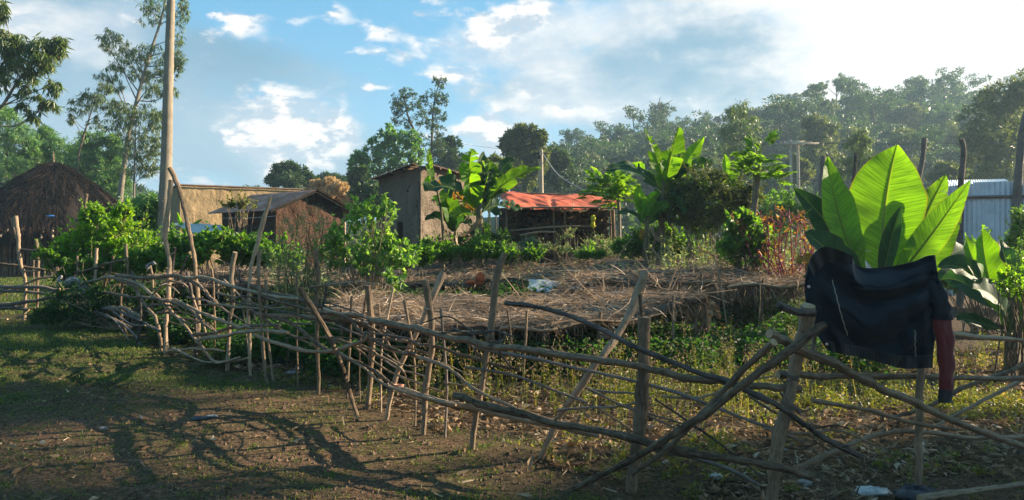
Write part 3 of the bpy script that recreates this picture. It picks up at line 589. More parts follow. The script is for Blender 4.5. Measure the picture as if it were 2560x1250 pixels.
fl = thing('rail_fence', 'low dark rail fence running out of view in front of the thatched hut', 'fence', (-9.5, 15, 0))
def post2(pts, rpx, d, mt=None): o = stick('post', fl, [(q[0], q[1], d-DF(q[0])) for q in pts], rpx, mt, z0=.1); return o
post2([(38,540),(46,600),(52,650),(63,710),(60,800)], 11, 15.2); post2([(28,545),(34,570),(46,600)], 7, 15.2); post2([(90,598),(96,660),(94,730),(90,795)], 9, 15.4); post2([(138,620),(148,680)], 6, 16)
post2([(217,485),(206,560),(190,630),(185,700)], 10, 17); post2([(84,650),(84,715)], 5, 16.5)
for pts, r in (([(-60,650),(20,660),(70,668),(140,680)], 8), ([(-60,712),(20,718),(110,720),(150,724)], 11), ([(-60,725),(60,728),(120,735),(150,722)], 9), ([(-60,762),(60,755),(150,742),(240,738)], 11), ([(-60,770),(20,768),(70,775)], 14),
               ([(-40,740),(30,724),(90,700),(150,690)], 8), ([(75,770),(130,778),(190,765)], 7), ([(50,624),(140,632),(230,642),(290,650)], 9), ([(20,800),(-60,806)], 10), ([(60,678),(100,677)], 5)):
    stick('rail', fl, [(q[0], q[1], 15.2-DF(q[0])) for q in pts], r, M_stickd if r > 8 else M_stick)
# small uprights standing in the garden among the shelters
for i_, (pts, r, d, mt_, lab) in enumerate([([(1785,635),(1800,700),(1825,810)], 11, 10.2, M_pale, 'slim split stake leaning right in front of the dark straw fringe'),
      ([(1898,665),(1900,740),(1893,800)], 8, 10.8, M_stick, 'thin grey upright stake left of the dark jacket, under the straw fringe'),
      ([(972,690),(974,740)], 6, 12.9, M_stick, 'small stake at the front edge of the second straw roof, below the leafy shrub'),
      ([(1700,740),(1705,790),(1720,830)], 7, 9.3, M_stick, 'short grey stake by the withered banana leaves under the end of the nearest straw roof')]):
    o_ = stick('stake', None, [(q[0], q[1], d-DF(q[0])) for q in pts], r, mt_, z0=.3); tag(o_, lab, 'stake', 'stakes standing among the shelters')
# ---------------------------------------------------------------- jacket hung over the fence
def cloth_mat(name, col, rough=.6, sheen=.3, spec=.3):
    m, t, o = mat(name); tcn = N(t, 'ShaderNodeTexCoord'); n = NOISE(t, tcn.outputs['Object'], 700, 2); n2 = NOISE(t, tcn.outputs['Object'], 9, 3)
    c = MIX(t, M(t, 'MULTIPLY', n2.outputs['Fac'], .5), col, tuple(min(1, v*1.7+.002) for v in col))
    b = bsdf(t, c, rough, spec, bump=BUMP(t, n.outputs['Fac'], .15, .002)); b.inputs['Sheen Weight'].default_value = sheen; t.links.new(b.outputs[0], o.inputs[0]); return m
M_navy = cloth_mat('dark navy jersey', (.006, .012, .020), .6, .05, .12); M_rib = cloth_mat('black ribbed knit', (.006, .010, .013)); M_redc = cloth_mat('dark red jersey', (.10, .006, .008))
M_zip = noisemat('metal zip', (.25, .24, .22), (.5, .48, .44), 60, .4, .2, .002); M_button = noisemat('snap button', (.4, .4, .4), (.6, .6, .6), 40, .3, .1, .001, metal=.8)
JD = 4.62
def lerp_curve(pts, n):
    p = np.array(pts, float); s = np.concatenate([[0], np.cumsum(np.hypot(*np.diff(p, axis=0).T))]); t = np.linspace(0, s[-1], n)
    return np.stack([np.interp(t, s, p[:, 0]), np.interp(t, s, p[:, 1])], 1)
def sheet(mb, top, bot, nu, nv, dep, left=None, right=None, thick=.006):
    T = spline([(a, b, 0) for a, b in top], nu)[:, :2]; B = spline([(a, b, 0) for a, b in bot], nu)[:, :2]
    v = np.linspace(0, 1, nv)[:, None, None]; Q = T[None]*(1-v)+B[None]*v
    for ed, side in ((left, 0), (right, 1)):
        if ed:
            E = spline([(a, b, 0) for a, b in ed], nv)[:, :2]; cur = Q[:, 0 if side == 0 else -1]; df = (E-cur)[:, None]
            w = np.linspace(1, 0, nu)**1.5 if side == 0 else np.linspace(0, 1, nu)**1.5; Q = Q+df*w[None, :, None]
    U, Vv = np.meshgrid(np.linspace(0, 1, nu), np.linspace(0, 1, nv)); d = dep(U, Vv)
    S = np.stack([(Q[..., 0]-1280)/F*d, d, EYE-(Q[..., 1]-HOR)/F*d], -1)
    i, j = np.meshgrid(np.arange(nv-1), np.arange(nu-1), indexing='ij'); k = (i*nu+j).ravel(); q = np.stack([k, k+1, k+nu+1, k+nu], 1)
    n0 = nu*nv; mb.add(S, [q[:, ::-1]]); mb.add(S+[0, thick, 0], [q])
    rim = np.concatenate([np.arange(nu), np.arange(1, nv)*nu+nu-1, (n0-nu)+np.arange(nu-2, -1, -1), np.arange(nv-2, 0, -1)*nu])
    r2 = np.roll(rim, -1); V2 = np.vstack([S.reshape(-1, 3), S.reshape(-1, 3)+[0, thick, 0]]); mb.add(V2, [np.stack([rim, r2, r2+n0, rim+n0], 1)])
    return S
def jdep(U, V):
    wp = (fbm(U*2.6+1, V*2.6, 3, 81)-.5); w2 = (fbm(U*5+3, V*5, 3, 83)-.5)
    sw = V-.50*np.sin(np.pi*np.clip(U*1.05, 0, 1))**1.2*(.25+.9*V)-.55*(U-.1)*(1-V)**1.3+wp*.22
    am = .45+1.2*np.clip(fbm(U*3+7, V*3, 2, 85), 0, 1)
    f = .034*np.sin(sw*17+U*3)*am*sstep(U, .10, .38)*sstep(U, .98, .72)*(1-sstep(V, .74, .98)*.7)
    f = f+.012*(1-np.abs(np.sin(sw*19+U*5+w2*3)))**2*sstep(U, .1, .4)
    f = f+.020*np.sin(U*26+V*5.0+wp*9)*am*sstep(U, .46, .10)*(.25+.75*V)+.016*np.sin(U*38-V*7+wp*8)*sstep(U, .6, .85)*(1-.3*V)
    f = f+.030*w2+.006*(fbm(U*16, V*16, 3, 5)-.5)
    return JD-.045*np.sin(np.pi*V)-.02+f
jk = thing('jacket', 'dark navy jacket with a red lower sleeve hung over the fence to dry', 'jacket', (2.2, JD+.05, gz(2.2, JD)+.6))
top = [(2018,672),(2030,640),(2058,621),(2092,630),(2130,643),(2138,660),(2165,670),(2220,667),(2280,655),(2318,640),(2338,637)]
mb = MB(); S = sheet(mb, top, [(2066,872),(2100,880),(2150,890),(2200,903),(2260,917),(2330,916)], 110, 80, jdep, left=[(2018,672),(2012,720),(2020,775),(2040,830),(2066,872)], right=[(2338,637),(2347,700),(2356,740),(2346,800),(2336,860),(2330,916)])
body = mb.build('body', M_navy, jk)
mb = MB(); sheet(mb, top, [(2030,780),(2100,850),(2200,860),(2300,860),(2340,800)], 60, 30, lambda U, V: JD+.10+.05*V+.015*np.sin(U*25)); mb.build('back_panel', M_navy, jk)
# hem, strip hugging the bottom edge
mb = MB(); sheet(mb, [(2062,852),(2100,858),(2150,867),(2200,878),(2260,890),(2334,888)], [(2068,876),(2100,884),(2150,894),(2200,907),(2260,921),(2330,920)], 100, 8, lambda U, V: jdep(U, .9+.1*V)-.006+.0025*np.sin(U*420)); mb.build('hem', M_rib, jk)
mb = MB(); sheet(mb, [(2022,660),(2034,634),(2060,617),(2094,624),(2132,640)], [(2040,700),(2052,672),(2070,655),(2100,662),(2130,668)], 30, 8, lambda U, V: JD-.10+.05*V+.01*np.sin(U*20)); mb.build('collar', M_rib, jk)
def on_body(u, v): S_ = S[int(v*79), int(u*109)]; return S_-[0, .006, 0]
for (a, b_) in (((.27,.30),(.33,.80)), ((.84,.66),(.88,.93))):
    mb = MB(); pts = [on_body(a[0]+(b_[0]-a[0])*t_, a[1]+(b_[1]-a[1])*t_) for t_ in np.linspace(0, 1, 14)]; tube(mb, pts, .0028, 6); mb.build('zipper', M_zip, jk)
for u, v in ((.06,.30),(.055,.93)):
    mb = MB(); c = on_body(u, v); th = np.linspace(0, 2*np.pi, 17)[:-1]
    tube(mb, [c+[0, .002, 0], c-[0, .004, 0]], .0085, 14); mb.build('button', M_button, jk)
# sleeve
def flat_tube(mb, c, rad, flat, sides=36):
    """limp cloth tube: wide across the picture, thin in depth, creased"""
    n = len(c); th = np.linspace(0, 2*np.pi, sides+1)[None]; s_ = np.linspace(0, 1, n)[:, None]; q = (fbm(np.cos(th)*2.2+5+s_*0, s_*7+np.sin(th)*1.5, 3, 91)-.5)
    r = rad[:, None]*(1+.28*q+.07*np.sin(s_*19+np.cos(th)*2.5)); V = c[:, None]+np.stack([r*np.cos(th), r*np.sin(th)*flat*(.8+.5*q), s_*0+0*th+.010*q], -1)
    i, j = np.meshgrid(np.arange(n-1), np.arange(sides), indexing='ij'); k = (i*(sides+1)+j).ravel(); mb.add(V, [np.stack([k, k+1, k+sides+2, k+sides+1], 1)])
sl = MB(); cpts = spline([P(2330,700,JD-.03), P(2352,755,JD-.06), P(2356,800,JD-.05)], 16); flat_tube(sl, cpts, np.linspace(.045, .060, 16), .5); sleeve = sl.build('sleeve', M_navy, jk)
mb = MB(); c = spline([P(2352,798,JD-.05), P(2362,850,JD-.055), P(2366,920,JD-.05), P(2364,976,JD-.045)], 30); flat_tube(mb, c, .058-np.linspace(0, .014, 30), .45); mb.build('red_forearm', M_redc, sleeve)
mb = MB(); c = spline([P(2364,972,JD-.045), P(2363,990,JD-.045), P(2362,1006,JD-.045)], 8); flat_tube(mb, c, np.full(8, .042), .5); mb.build('cuff', M_rib, sleeve)

# ---------------------------------------------------------------- rags, plastic and other scraps
M_rag = noisemat('faded cloth rag', (.16, .14, .14), (.36, .33, .32), 30, .85, .6, .01); M_white = noisemat('dirty white plastic', (.25, .25, .24), (.50, .50, .50), 12, .35, .4, .01, spec=.5)
M_orange = noisemat('orange plastic', (.45, .07, .02), (.65, .13, .04), 14, .5, .4, .01); M_pink = noisemat('worn pink orange cup', (.55, .22, .15), (.72, .38, .28), 20, .45, .2, .004, spec=.5)
M_blacks = noisemat('black stone and plastic', (.02, .02, .022), (.06, .06, .07), 9, .5, .4, .01); M_stone = noisemat('brown stone', (.10, .07, .05), (.22, .17, .13), 9, .9, .6, .02)
def crumple(name, px, py, d, w, h, dep, mt, label, cat, group=None, z=None, n=14, amp=.35, par=None):
    c = P(px, py, d) if z is None else np.array([(px-1280)/F*d, d, z]); U, V = np.meshgrid(np.linspace(0, 2*np.pi, n*2+1), np.linspace(.02, np.pi-.02, n))
    r = 1+amp*(fbm(U*1.3+px, V*2.3+py, 4, 9)-.5)*2; r[:, -1] = r[:, 0]; r = r+.12*rng.normal(size=r.shape)*amp; r[:, -1] = r[:, 0]
    S_ = np.stack([np.cos(U)*np.sin(V)*w/2*r, np.sin(U)*np.sin(V)*dep/2*r, np.cos(V)*h/2*r], -1)+c
    k_ = n*2+1; i, j = np.meshgrid(np.arange(n-1), np.arange(k_-1), indexing='ij'); k = (i*k_+j).ravel(); mb = MB(); mb.add(S_, [np.stack([k, k+k_, k+k_+1, k+1], 1)])
    o_ = mb.build(name, mt, par); return tag(o_, label, cat, group) if label else o_
def gd(py): return F*EYE/(py-HOR)
rag = thing('rag', 'pale crumpled cloth rag tangled in the sticks at the bend of the fence', 'rag', P(190, 710, 14))
mb = MB(); tube(mb, spline([P(155,690,13.8),P(148,700,13.8),P(152,712,13.75),P(168,708,13.75),P(180,700,13.8),P(195,706,13.8),P(208,722,13.75),P(222,734,13.75)], 60), .022+.022*np.abs(np.sin(np.linspace(0, 9, 60)))+.018*np.linspace(0, 1, 60), 16, rough=.3); mb.build('folded_cloth', M_rag, rag)
mb = MB(); tube(mb, spline([P(195,700,13.75),P(206,708,13.7),P(214,722,13.7)], 20), .05, 12, rough=.3); mb.build('hanging_corner', M_rag, rag)
mb = MB(); tube(mb, spline([P(368,672,13.3),P(372,662,13.3),P(382,655,13.3),P(386,662,13.3)], 20), .022+.012*np.sin(np.linspace(0, 8, 20)), 10, rough=.3); tag(mb.build('rag', M_rag), 'small white rag tied on top of a short stake in the fence', 'rag')
mb = MB(); c0 = P(998, 962, 6.62); tube(mb, [c0, c0+[.004, -.01, -.05], c0+[.004, -.01, -.052]], [.042, .028, .002], 12, cap=False); tube(mb, [c0+[-.0, 0, .001], c0+[0, 0, -.004]], [.046, .043], 12, cap=False); tag(mb.build('plastic_cup', M_pink), 'small pink orange plastic cup stuck on a rail crossing of the fence', 'cup')
def slab(px0, px1, py, d, w, mt, label, tilt=.2, zoff=0):
    a = P(px0, py, d); b_ = P(px1, py, d); U, V = np.meshgrid(np.linspace(0, 1, 18), np.linspace(0, 1, 10)); S_ = a+(b_-a)*U[..., None]; S_[..., 1] += V*w; S_[..., 2] += V*tilt*w+(fbm(U*6+px0, V*4, 3, 13)-.5)*.09+zoff
    S_[..., 0] += (fbm(V*5+px0, U*5, 2, 17)-.5)*.12
    k_ = 18; i, j = np.meshgrid(np.arange(9), np.arange(17), indexing='ij'); k = (i*k_+j).ravel(); q = np.stack([k, k+1, k+k_+1, k+k_], 1); mb = MB(); mb.add(S_, [q]); mb.add(S_-[0, 0, .012], [q[:, ::-1]]); return tag(mb.build('plastic_sheet', mt), label, 'plastic sheet')
slab(1322,1425,728,12.3,.35,M_white,'crumpled white plastic sack lying on the straw roofs right of the orange scrap',.45); slab(1510,1570,752,10.6,.35,M_white,'flat pale plastic piece on the nearest straw roof beside the forked pole',.25)
crumple('plastic_scrap', 1200, 697, 13.6, .16, .22, .08, M_orange, 'bright orange plastic scrap standing up at the edge of the straw roof', 'plastic scrap', amp=.5)
crumple('plastic_scrap', 1178, 706, 13.5, .18, .08, .08, M_orange, 'flat orange scrap hanging just left of the bright upright one', 'plastic scrap', amp=.5)
mb = MB(); a = P(1110, 678, 17.0); box(mb, a, (.45, .3, .10), .35); tag(mb.build('clay_brick', M_orange), 'flat orange red slab lying on the rear part of the straw roof', 'slab')
def g_scrap(px, py, w, h, mt, label, cat, name, amp=.4): d = gd(py); crumple(name, px, py, d, w, h, w*.7, mt, label, cat, z=gz((px-1280)/F*d, d)+h*.28, amp=amp)
g_scrap(700, 912, .12, .10, M_blacks, 'dark rounded stone beneath the fence under the straw shelter', 'stone', 'stone'); g_scrap(652, 905, .10, .09, M_blacks, 'smaller black stone left of the dark rounded one beneath the fence', 'stone', 'stone')
g_scrap(728, 938, .14, .035, M_rag, 'pale curled husk on the grass by the fence, right of the dark stones', 'husk', 'husk'); g_scrap(745, 928, .13, .06, M_stone, 'brown stone beside the pale curled husk', 'stone', 'stone')
g_scrap(500, 1050, .16, .035, M_blacks, 'dark flattened plastic bag trodden into the bare soil', 'plastic bag', 'plastic_bag'); g_scrap(530, 1046, .10, .03, M_rag, 'grey scrap of cloth beside the flattened dark bag', 'cloth scrap', 'cloth_scrap')
g_scrap(258, 1070, .07, .03, M_rag, 'pale curled peel on the dark soil at left', 'peel', 'peel'); g_scrap(1665, 1162, .05, .03, M_white, 'small bluish white wrapper behind the crossing rails', 'wrapper', 'wrapper')
g_scrap(1630, 1072, .07, .06, M_straw, 'round straw coloured dry pod behind the thick sawn post', 'dry pod', 'dry_pod'); g_scrap(2180, 1232, .20, .05, M_white, 'crumpled white plastic near the bottom edge below the jacket', 'plastic bag', 'plastic_bag', .6)
g_scrap(2290, 1246, .26, .10, M_blacks, 'black folded plastic at the foot of the post under the jacket', 'plastic bag', 'plastic_bag', .5); g_scrap(1790, 1195, .09, .04, M_white, 'white crumpled paper on the litter left of the pale leaning post', 'paper', 'paper_scrap')
g_scrap(1965, 1118, .09, .03, M_white, 'white paper scrap right beside the pale leaning post', 'paper', 'paper_scrap'); g_scrap(2010, 1215, .10, .05, M_rag, 'grey rag on the litter just right of the foot of the pale leaning post', 'cloth scrap', 'cloth_scrap')
g_scrap(170, 785, .10, .08, M_white, 'tiny white scrap behind the low dark rails at far left', 'paper', 'paper_scrap'); g_scrap(252, 801, .08, .08, M_white, 'white crumpled ball on the grass under the tangled sticks', 'paper', 'paper_scrap')

# ---------------------------------------------------------------- broad leaved plants
def banana_leaf(parent, P0, P1, P2, width, mt, torn=0.0, face=(0, -1, .2), fold=.35, wavy=.05, name='leaf', droop=0, roll=0, mid=True, prof=.55, stem=0):
    P0, P1, P2 = (np.asarray(q, float) for q in (P0, P1, P2)); n = 56; t = np.linspace(0, 1, n)[:, None]
    C = (1-t)**2*P0+2*t*(1-t)*P1+t*t*P2; T = unit(np.gradient(C, axis=0)); Nf = unit(np.asarray(face, float)); S_ = unit(np.cross(T, Nf)); Nn = np.cross(S_, T)
    tt = t[:, 0]; s2 = np.clip((tt-stem)/(1-stem), 0, 1); pa, pb = (1.0, .95) if prof > .57 else (.6, .75); w = s2**pa*np.clip(1-s2, 0, 1)**pb; w = width/2*w/w.max(); w[-1] = 0.002; w[tt <= stem] = .012
    Lt = np.linalg.norm(P2-P0); mb = MB(); K_ = 7
    for side in (-1, 1):
        # torn blade: the lamina is cut into segments, each hanging a little differently
        cuts = [0]; i = 0
        while i < n-1:
            step = n if torn == 0 else max(2, int(rng.exponential(4.5/torn)+2)); i = min(n-1, i+step); cuts.append(i)
        if torn and cuts[-1]-cuts[-2] < 2: cuts.pop(-2)
        for a, b_ in zip(cuts[:-1], cuts[1:]):
            idx = np.arange(a, b_+1); f = np.linspace(0, 1, K_)[None, :]
            ang_ = fold+rng.normal(0, .38*min(1, torn*1.2)); sl_ = rng.normal(.05, .22)*min(torn, 1)
            ww = w[idx][:, None]*f; edge = f**1.5
            wv = wavy*(np.sin(tt[idx]*17+side*1.3+P0[0]*3)[:, None]+.6*np.sin(tt[idx]*31+P2[2]*9)[:, None])*edge*width
            shr = 1-.30*min(1, torn)*edge*((idx == a)|(idx == b_))[:, None] if torn else 1.0
            off = side*S_[idx][:, None]*(ww*math.cos(ang_)*shr)[..., None]+Nn[idx][:, None]*((ww*math.sin(ang_))+wv-roll*ww*f)[..., None]
            V = C[idx][:, None]+off+T[idx][:, None]*(ww*((.28 if prof < .57 else .10)+sl_))[..., None]; V[..., 2] -= (droop*ww*f+(torn*.25*rng.random()*ww*f))
            if a > 0 and torn: V[0] += T[idx[0]]*.012*f.T
            m_ = len(idx); i_, j_ = np.meshgrid(np.arange(m_-1), np.arange(K_-1), indexing='ij'); k = (i_*K_+j_).ravel(); q = np.stack([k, k+1, k+K_+1, k+K_], 1)
            U = np.stack(np.broadcast_arrays(tt[idx][:, None]*Lt, side*f), -1); mb.add(V, [q if side == 1 else q[:, ::-1]], U)
    if mid:
        tube(mb, C-Nn*.004, np.linspace(.018, .003, n)*(Lt/1.4)**.5, 6, cap=False)
        mb.U[-1][:, 1] = 0
    return mb.build(name, mt, parent)
def LF(parent, d, b_, c, tp, wpx, mt, torn=0., dz=(0, 0, 0), face=(0, -1, .2), **k):
    """leaf by three points of its midrib (pixels) and depth offsets of each"""
    return banana_leaf(parent, P(b_[0], b_[1], d+dz[0]), P(c[0], c[1], d+dz[1]), P(tp[0], tp[1], d+dz[2]), wpx/F*d, mt, torn, face, **k)
def stemtube(parent, pts, rpx, d, mt, name='pseudostem', dead=0):
    W_ = [P(a, b_, d) for a, b_ in pts]; g = W_[-1].copy(); g[2] = gz(g[0], g[1])-.05; W_.append(g); n = 16; c = spline(W_, n); mb = MB()
    tube(mb, c, np.linspace(.40, .85, n)*rpx/2/F*d, 12, rough=.08); o_ = mb.build(name, mt, parent)
    if dead:
        mb = MB(); B = c[rng.integers(3, n-2, dead)]+rng.normal(0, .05, (dead, 3)); D = rng.normal(0, .25, (dead, 3)); D[:, 2] = -1; ribbons(mb, B, D, .35+.5*rng.random(dead), .05+.06*rng.random(dead), .1, 5, wig=.2); mb.build('dead_sheaths', M_litter, parent)
    return o_
M_pstem = noisemat('pseudostem', (.05, .045, .022), (.22, .18, .10), 3, .7, .4, .02, stretch=(5, 5, .6)); M_pdark = noisemat('dark reddish petiole', (.10, .03, .03), (.16, .10, .04), 5)
d = 10.5; en = thing('ensete_plant', 'big ensete with broad upright glowing leaves standing behind the jacket', 'plant', (P(2205,800,d)[0], d, gz(P(2205,800,d)[0], d)))
stemtube(en, [(2208, 700), (2207, 780)], 90, d, M_pstem)
LF(en, d, (2205,700), (2198,520), (2243,363), 192, B_ens, .06, dz=(0,.25,.35), face=(-.15,-1,.15), fold=.12, wavy=.02, prof=.62)
LF(en, d, (2170,715), (2085,560), (2070,392), 108, B_ens, .15, dz=(0,-.1,.1), face=(.35,-1,.15), fold=.25, wavy=.025, prof=.62)
LF(en, d, (2160,720), (2095,565), (1984,470), 82, B_dark, .2, dz=(.1,.3,.3), face=(.1,-1,.1), fold=.25, wavy=.03, prof=.6)
LF(en, d, (2245,710), (2300,560), (2366,436), 80, B_ban, .15, dz=(.2,.35,.5), face=(-.3,-1,.2), fold=.2, wavy=.04, prof=.6)
LF(en, d, (2225,715), (2310,620), (2426,450), 76, B_ban, .2, dz=(-.1,-.2,-.3), face=(-.35,-1,.3), fold=.3, wavy=.04, prof=.6)
LF(en, d, (2240,720), (2325,660), (2400,505), 84, B_ens, .2, dz=(.1,.15,.15), face=(-.1,-1,.3), fold=.1, wavy=.04, prof=.65)
LF(en, d, (2205,720), (2218,620), (2252,515), 56, B_dark, dz=(-.3,-.35,-.35), face=(-.6,-1,.1), fold=.75, wavy=.01, prof=.6)
LF(en, d, (2190,700), (2172,560), (2158,415), 55, B_ens, dz=(.3,.5,.6), face=(.6,-1,.1), fold=.4, wavy=.03); LF(en, d, (2195,700), (2195,540), (2172,412), 30, B_ens, dz=(.35,.6,.8), face=(.9,-1,.1), fold=.5)
LF(en, d, (2150,735), (2100,640), (2012,580), 92, B_dark, dz=(-.1,-.2,-.3), face=(.2,-1,.3), fold=.3); LF(en, d, (2165,745), (2090,690), (2010,690), 85, B_dark, dz=(-.1,-.3,-.5), face=(.1,-1,.5), fold=.3)
LF(en, d, (2250,740), (2330,640), (2420,620), 95, B_dark, dz=(.2,.5,.8), face=(.1,-1,.5), fold=.3); LF(en, d, (2110,745), (2040,640), (1992,655), 60, B_yel, dz=(-.2,-.4,-.5), torn=.8, face=(.1,-1,.4), name='dying_leaf')

d = 9.2; e2 = thing('ensete_plant', 'smaller ensete with arching leaves at the right edge behind the fence', 'plant', (P(2525,800,d)[0], d, gz(P(2525,800,d)[0], d)))
stemtube(e2, [(2530, 800), (2530, 830)], 50, d, M_pstem)
LF(e2, d, (2525,815), (2440,700), (2412,582), 68, B_ens, dz=(0,.1,.2), face=(.2,-1,.2), fold=.3, prof=.62); LF(e2, d, (2520,820), (2455,690), (2456,563), 92, B_ens, dz=(0,-.1,-.1), face=(.3,-1,.1), fold=.3, prof=.62)
LF(e2, d, (2535,825), (2450,640), (2345,668), 80, B_dark, dz=(.1,.1,0), face=(.1,-1,.7), fold=.3); LF(e2, d, (2530,830), (2500,720), (2430,722), 85, B_dark, dz=(-.1,-.3,-.5), face=(.3,-1,.6), fold=.3)
LF(e2, d, (2540,820), (2580,700), (2620,600), 90, B_dark, dz=(.1,.2,.3), face=(-.2,-1,.3), fold=.3); LF(e2, d, (2530,835), (2420,790), (2395,800), 45, B_dark, dz=(-.1,-.2,-.3), face=(0,-1,1), fold=.2); LF(e2, d, (2545,830), (2600,740), (2660,740), 80, B_dark, dz=(-.1,-.2,-.3), face=(0,-1,.6), fold=.3)
LF(e2, d, (2535,800), (2530,700), (2500,600), 90, B_dark, dz=(.4,.6,.8), face=(0,-1,.3), fold=.2); LF(e2, d, (2535,800), (2400,680), (2360,700), 70, B_dark, dz=(.3,.5,.6), face=(0,-1,.5), fold=.2)

d = 16.5; b1 = thing('banana_plant', 'tall banana plant with torn upright leaves between the mud house and the orange tarp', 'banana plant', (P(1198,600,d)[0], d, 0))
stemtube(b1, [(1196, 500), (1200, 560), (1200, 640)], 26, d, M_pstem, dead=26)
for a in [((1195,510),(1160,430),(1182,372),62,B_ban,1.2,(0,-.2,-.3),(.3,-1,.1)), ((1200,510),(1190,440),(1210,378),34,B_dark,.2,(0,.1,.2),(.9,-1,.1)), ((1196,520),(1130,440),(1062,478),70,B_dark,.5,(0,-.2,-.4),(.1,-1,1.0)),
          ((1205,515),(1230,440),(1285,392),66,B_dark,1.4,(0,.2,.4),(-.1,-1,.4)), ((1205,520),(1270,430),(1352,422),46,B_ban,.6,(0,-.1,.1),(-.2,-1,.9)), ((1198,515),(1215,460),(1225,400),70,B_ban,1.2,(0,.1,.3),(.4,-1,.2)),
          ((1192,530),(1165,470),(1178,420),80,B_ban,.8,(0,-.2,-.4),(.5,-1,.1)), ((1205,530),(1250,470),(1262,430),60,B_dark,1.2,(0,.2,.5),(-.3,-1,.3)), ((1195,540),(1160,520),(1125,545),40,B_ban,.6,(0,-.2,-.4),(.1,-1,.8)), ((1200,535),(1240,500),(1300,520),50,B_dark,.8,(0,.3,.5),(0,-1,.8)),
          ((1190,530),(1165,510),(1130,470),40,B_yel,1.0,(0,.2,.4),(0,-1,.5))]:
    LF(b1, d, a[0], a[1], a[2], a[3], a[4], a[5], dz=a[6], face=a[7], fold=.35, stem=.08)
d = 17; b2 = thing('banana_plant', 'small banana clump against the right face of the grey mud house', 'banana plant', (P(1135,600,d)[0], d, 0))
stemtube(b2, [(1136, 560), (1138, 620)], 22, d, M_pstem, dead=10)
for a in [((1135,570),(1125,500),(1115,430),0,B_ban,.3,(0,.1,.2),(.2,-1,.2)), ((1135,565),(1095,490),(1078,500),36,B_ban,.4,(0,-.2,-.4),(.2,-1,.6)), ((1132,580),(1110,530),(1062,548),34,B_dark,.2,(0,-.2,-.4),(0,-1,1)),
          ((1138,570),(1160,520),(1175,510),40,B_ban,.4,(0,.1,.2),(0,-1,.4)), ((1136,575),(1120,520),(1112,470),60,B_ban,.3,(0,-.1,-.1),(.4,-1,.1)), ((1140,575),(1150,540),(1180,560),34,B_dark,.3,(0,-.3,-.5),(0,-1,.6))]:
    if a[3]: LF(b2, d, a[0], a[1], a[2], a[3], a[4], a[5], dz=a[6], face=a[7], fold=.35)
LF(b2, d, (1130,575), (1128,500), (1122,422), 34, B_ens, 0, dz=(0,.2,.3), face=(.3,-1,.1), fold=.2)
b3 = thing('banana_plant', 'young banana plant with a thin leaning stem in front of the mud house gable', 'banana plant', (P(1098,600,16.6)[0], 16.6, 0)); d = 16.6
mb = MB(); tube(mb, spline([P(1085,440,d),P(1092,470,d),P(1104,540,d),P(1108,620,d),[P(1108,600,d)[0],d,-.05]], 20), np.linspace(.015,.04,20), 8); mb.build('pseudostem', M_pstem, b3)
LF(b3, d, (1088,455), (1066,420), (1074,368), 22, B_ban, .5, dz=(0,0,.1), face=(.4,-1,.2)); LF(b3, d, (1090,462), (1075,448), (1056,462), 34, B_ens, .8, dz=(0,-.1,-.2), face=(.1,-1,.4)); LF(b3, d, (1092,468), (1100,450), (1108,462), 14, B_yel, .8, dz=(0,-.1,-.1))
d = 15.2; b4 = thing('banana_plant', 'tall banana plant with sunlit ragged leaves right of the orange tarp', 'banana plant', (P(1658,600,d)[0], d, 0))
stemtube(b4, [(1660, 450), (1656, 520), (1655, 620)], 22, d, M_pstem, dead=22)
for a in [((1660,470),(1650,400),(1612,324),34,B_ban,1.0,(0,.1,.3),(.3,-1,.1)), ((1662,470),(1672,400),(1698,318),62,B_ban,.9,(0,-.2,-.3),(.4,-1,.1)), ((1664,475),(1705,420),(1760,342),42,B_ens,.5,(0,.2,.4),(-.2,-1,.2)),
          ((1655,478),(1590,400),(1512,425),48,B_dark,.6,(0,-.2,-.4),(0,-1,1.1)), ((1656,475),(1610,405),(1562,420),34,B_ban,.6,(0,.3,.6),(0,-1,.9)), ((1664,480),(1720,415),(1782,405),50,B_dark,.8,(0,.2,.2),(-.2,-1,.9)),
          ((1658,480),(1660,430),(1680,360),56,B_ban,.9,(0,0,.1),(.6,-1,.1)), ((1655,485),(1620,480),(1600,560),30,B_ens,.4,(0,-.2,-.3),(.2,-1,.2)), ((1662,485),(1700,470),(1712,540),34,B_dark,.5,(0,-.3,-.5),(0,-1,.3)),
          ((1664,470),(1700,420),(1706,365),44,B_ban,.7,(0,.3,.6),(0,-1,.2)), ((1655,470),(1640,430),(1632,395),40,B_ban,.7,(0,.2,.3),(.3,-1,.1)), ((1660,500),(1690,470),(1740,450),40,B_dark,1,(0,-.2,-.3),(0,-1,.7))]:
    LF(b4, d, a[0], a[1], a[2], a[3], a[4], a[5], dz=a[6], face=a[7], fold=.35, stem=.08)
d = 15; b5 = thing('banana_plant', 'short banana shoot with drooping leaves at the right end of the firewood shed', 'banana plant', (P(1618,600,d)[0], d, 0))
stemtube(b5, [(1620, 540), (1616, 600)], 18, d, M_pstem, dead=8)
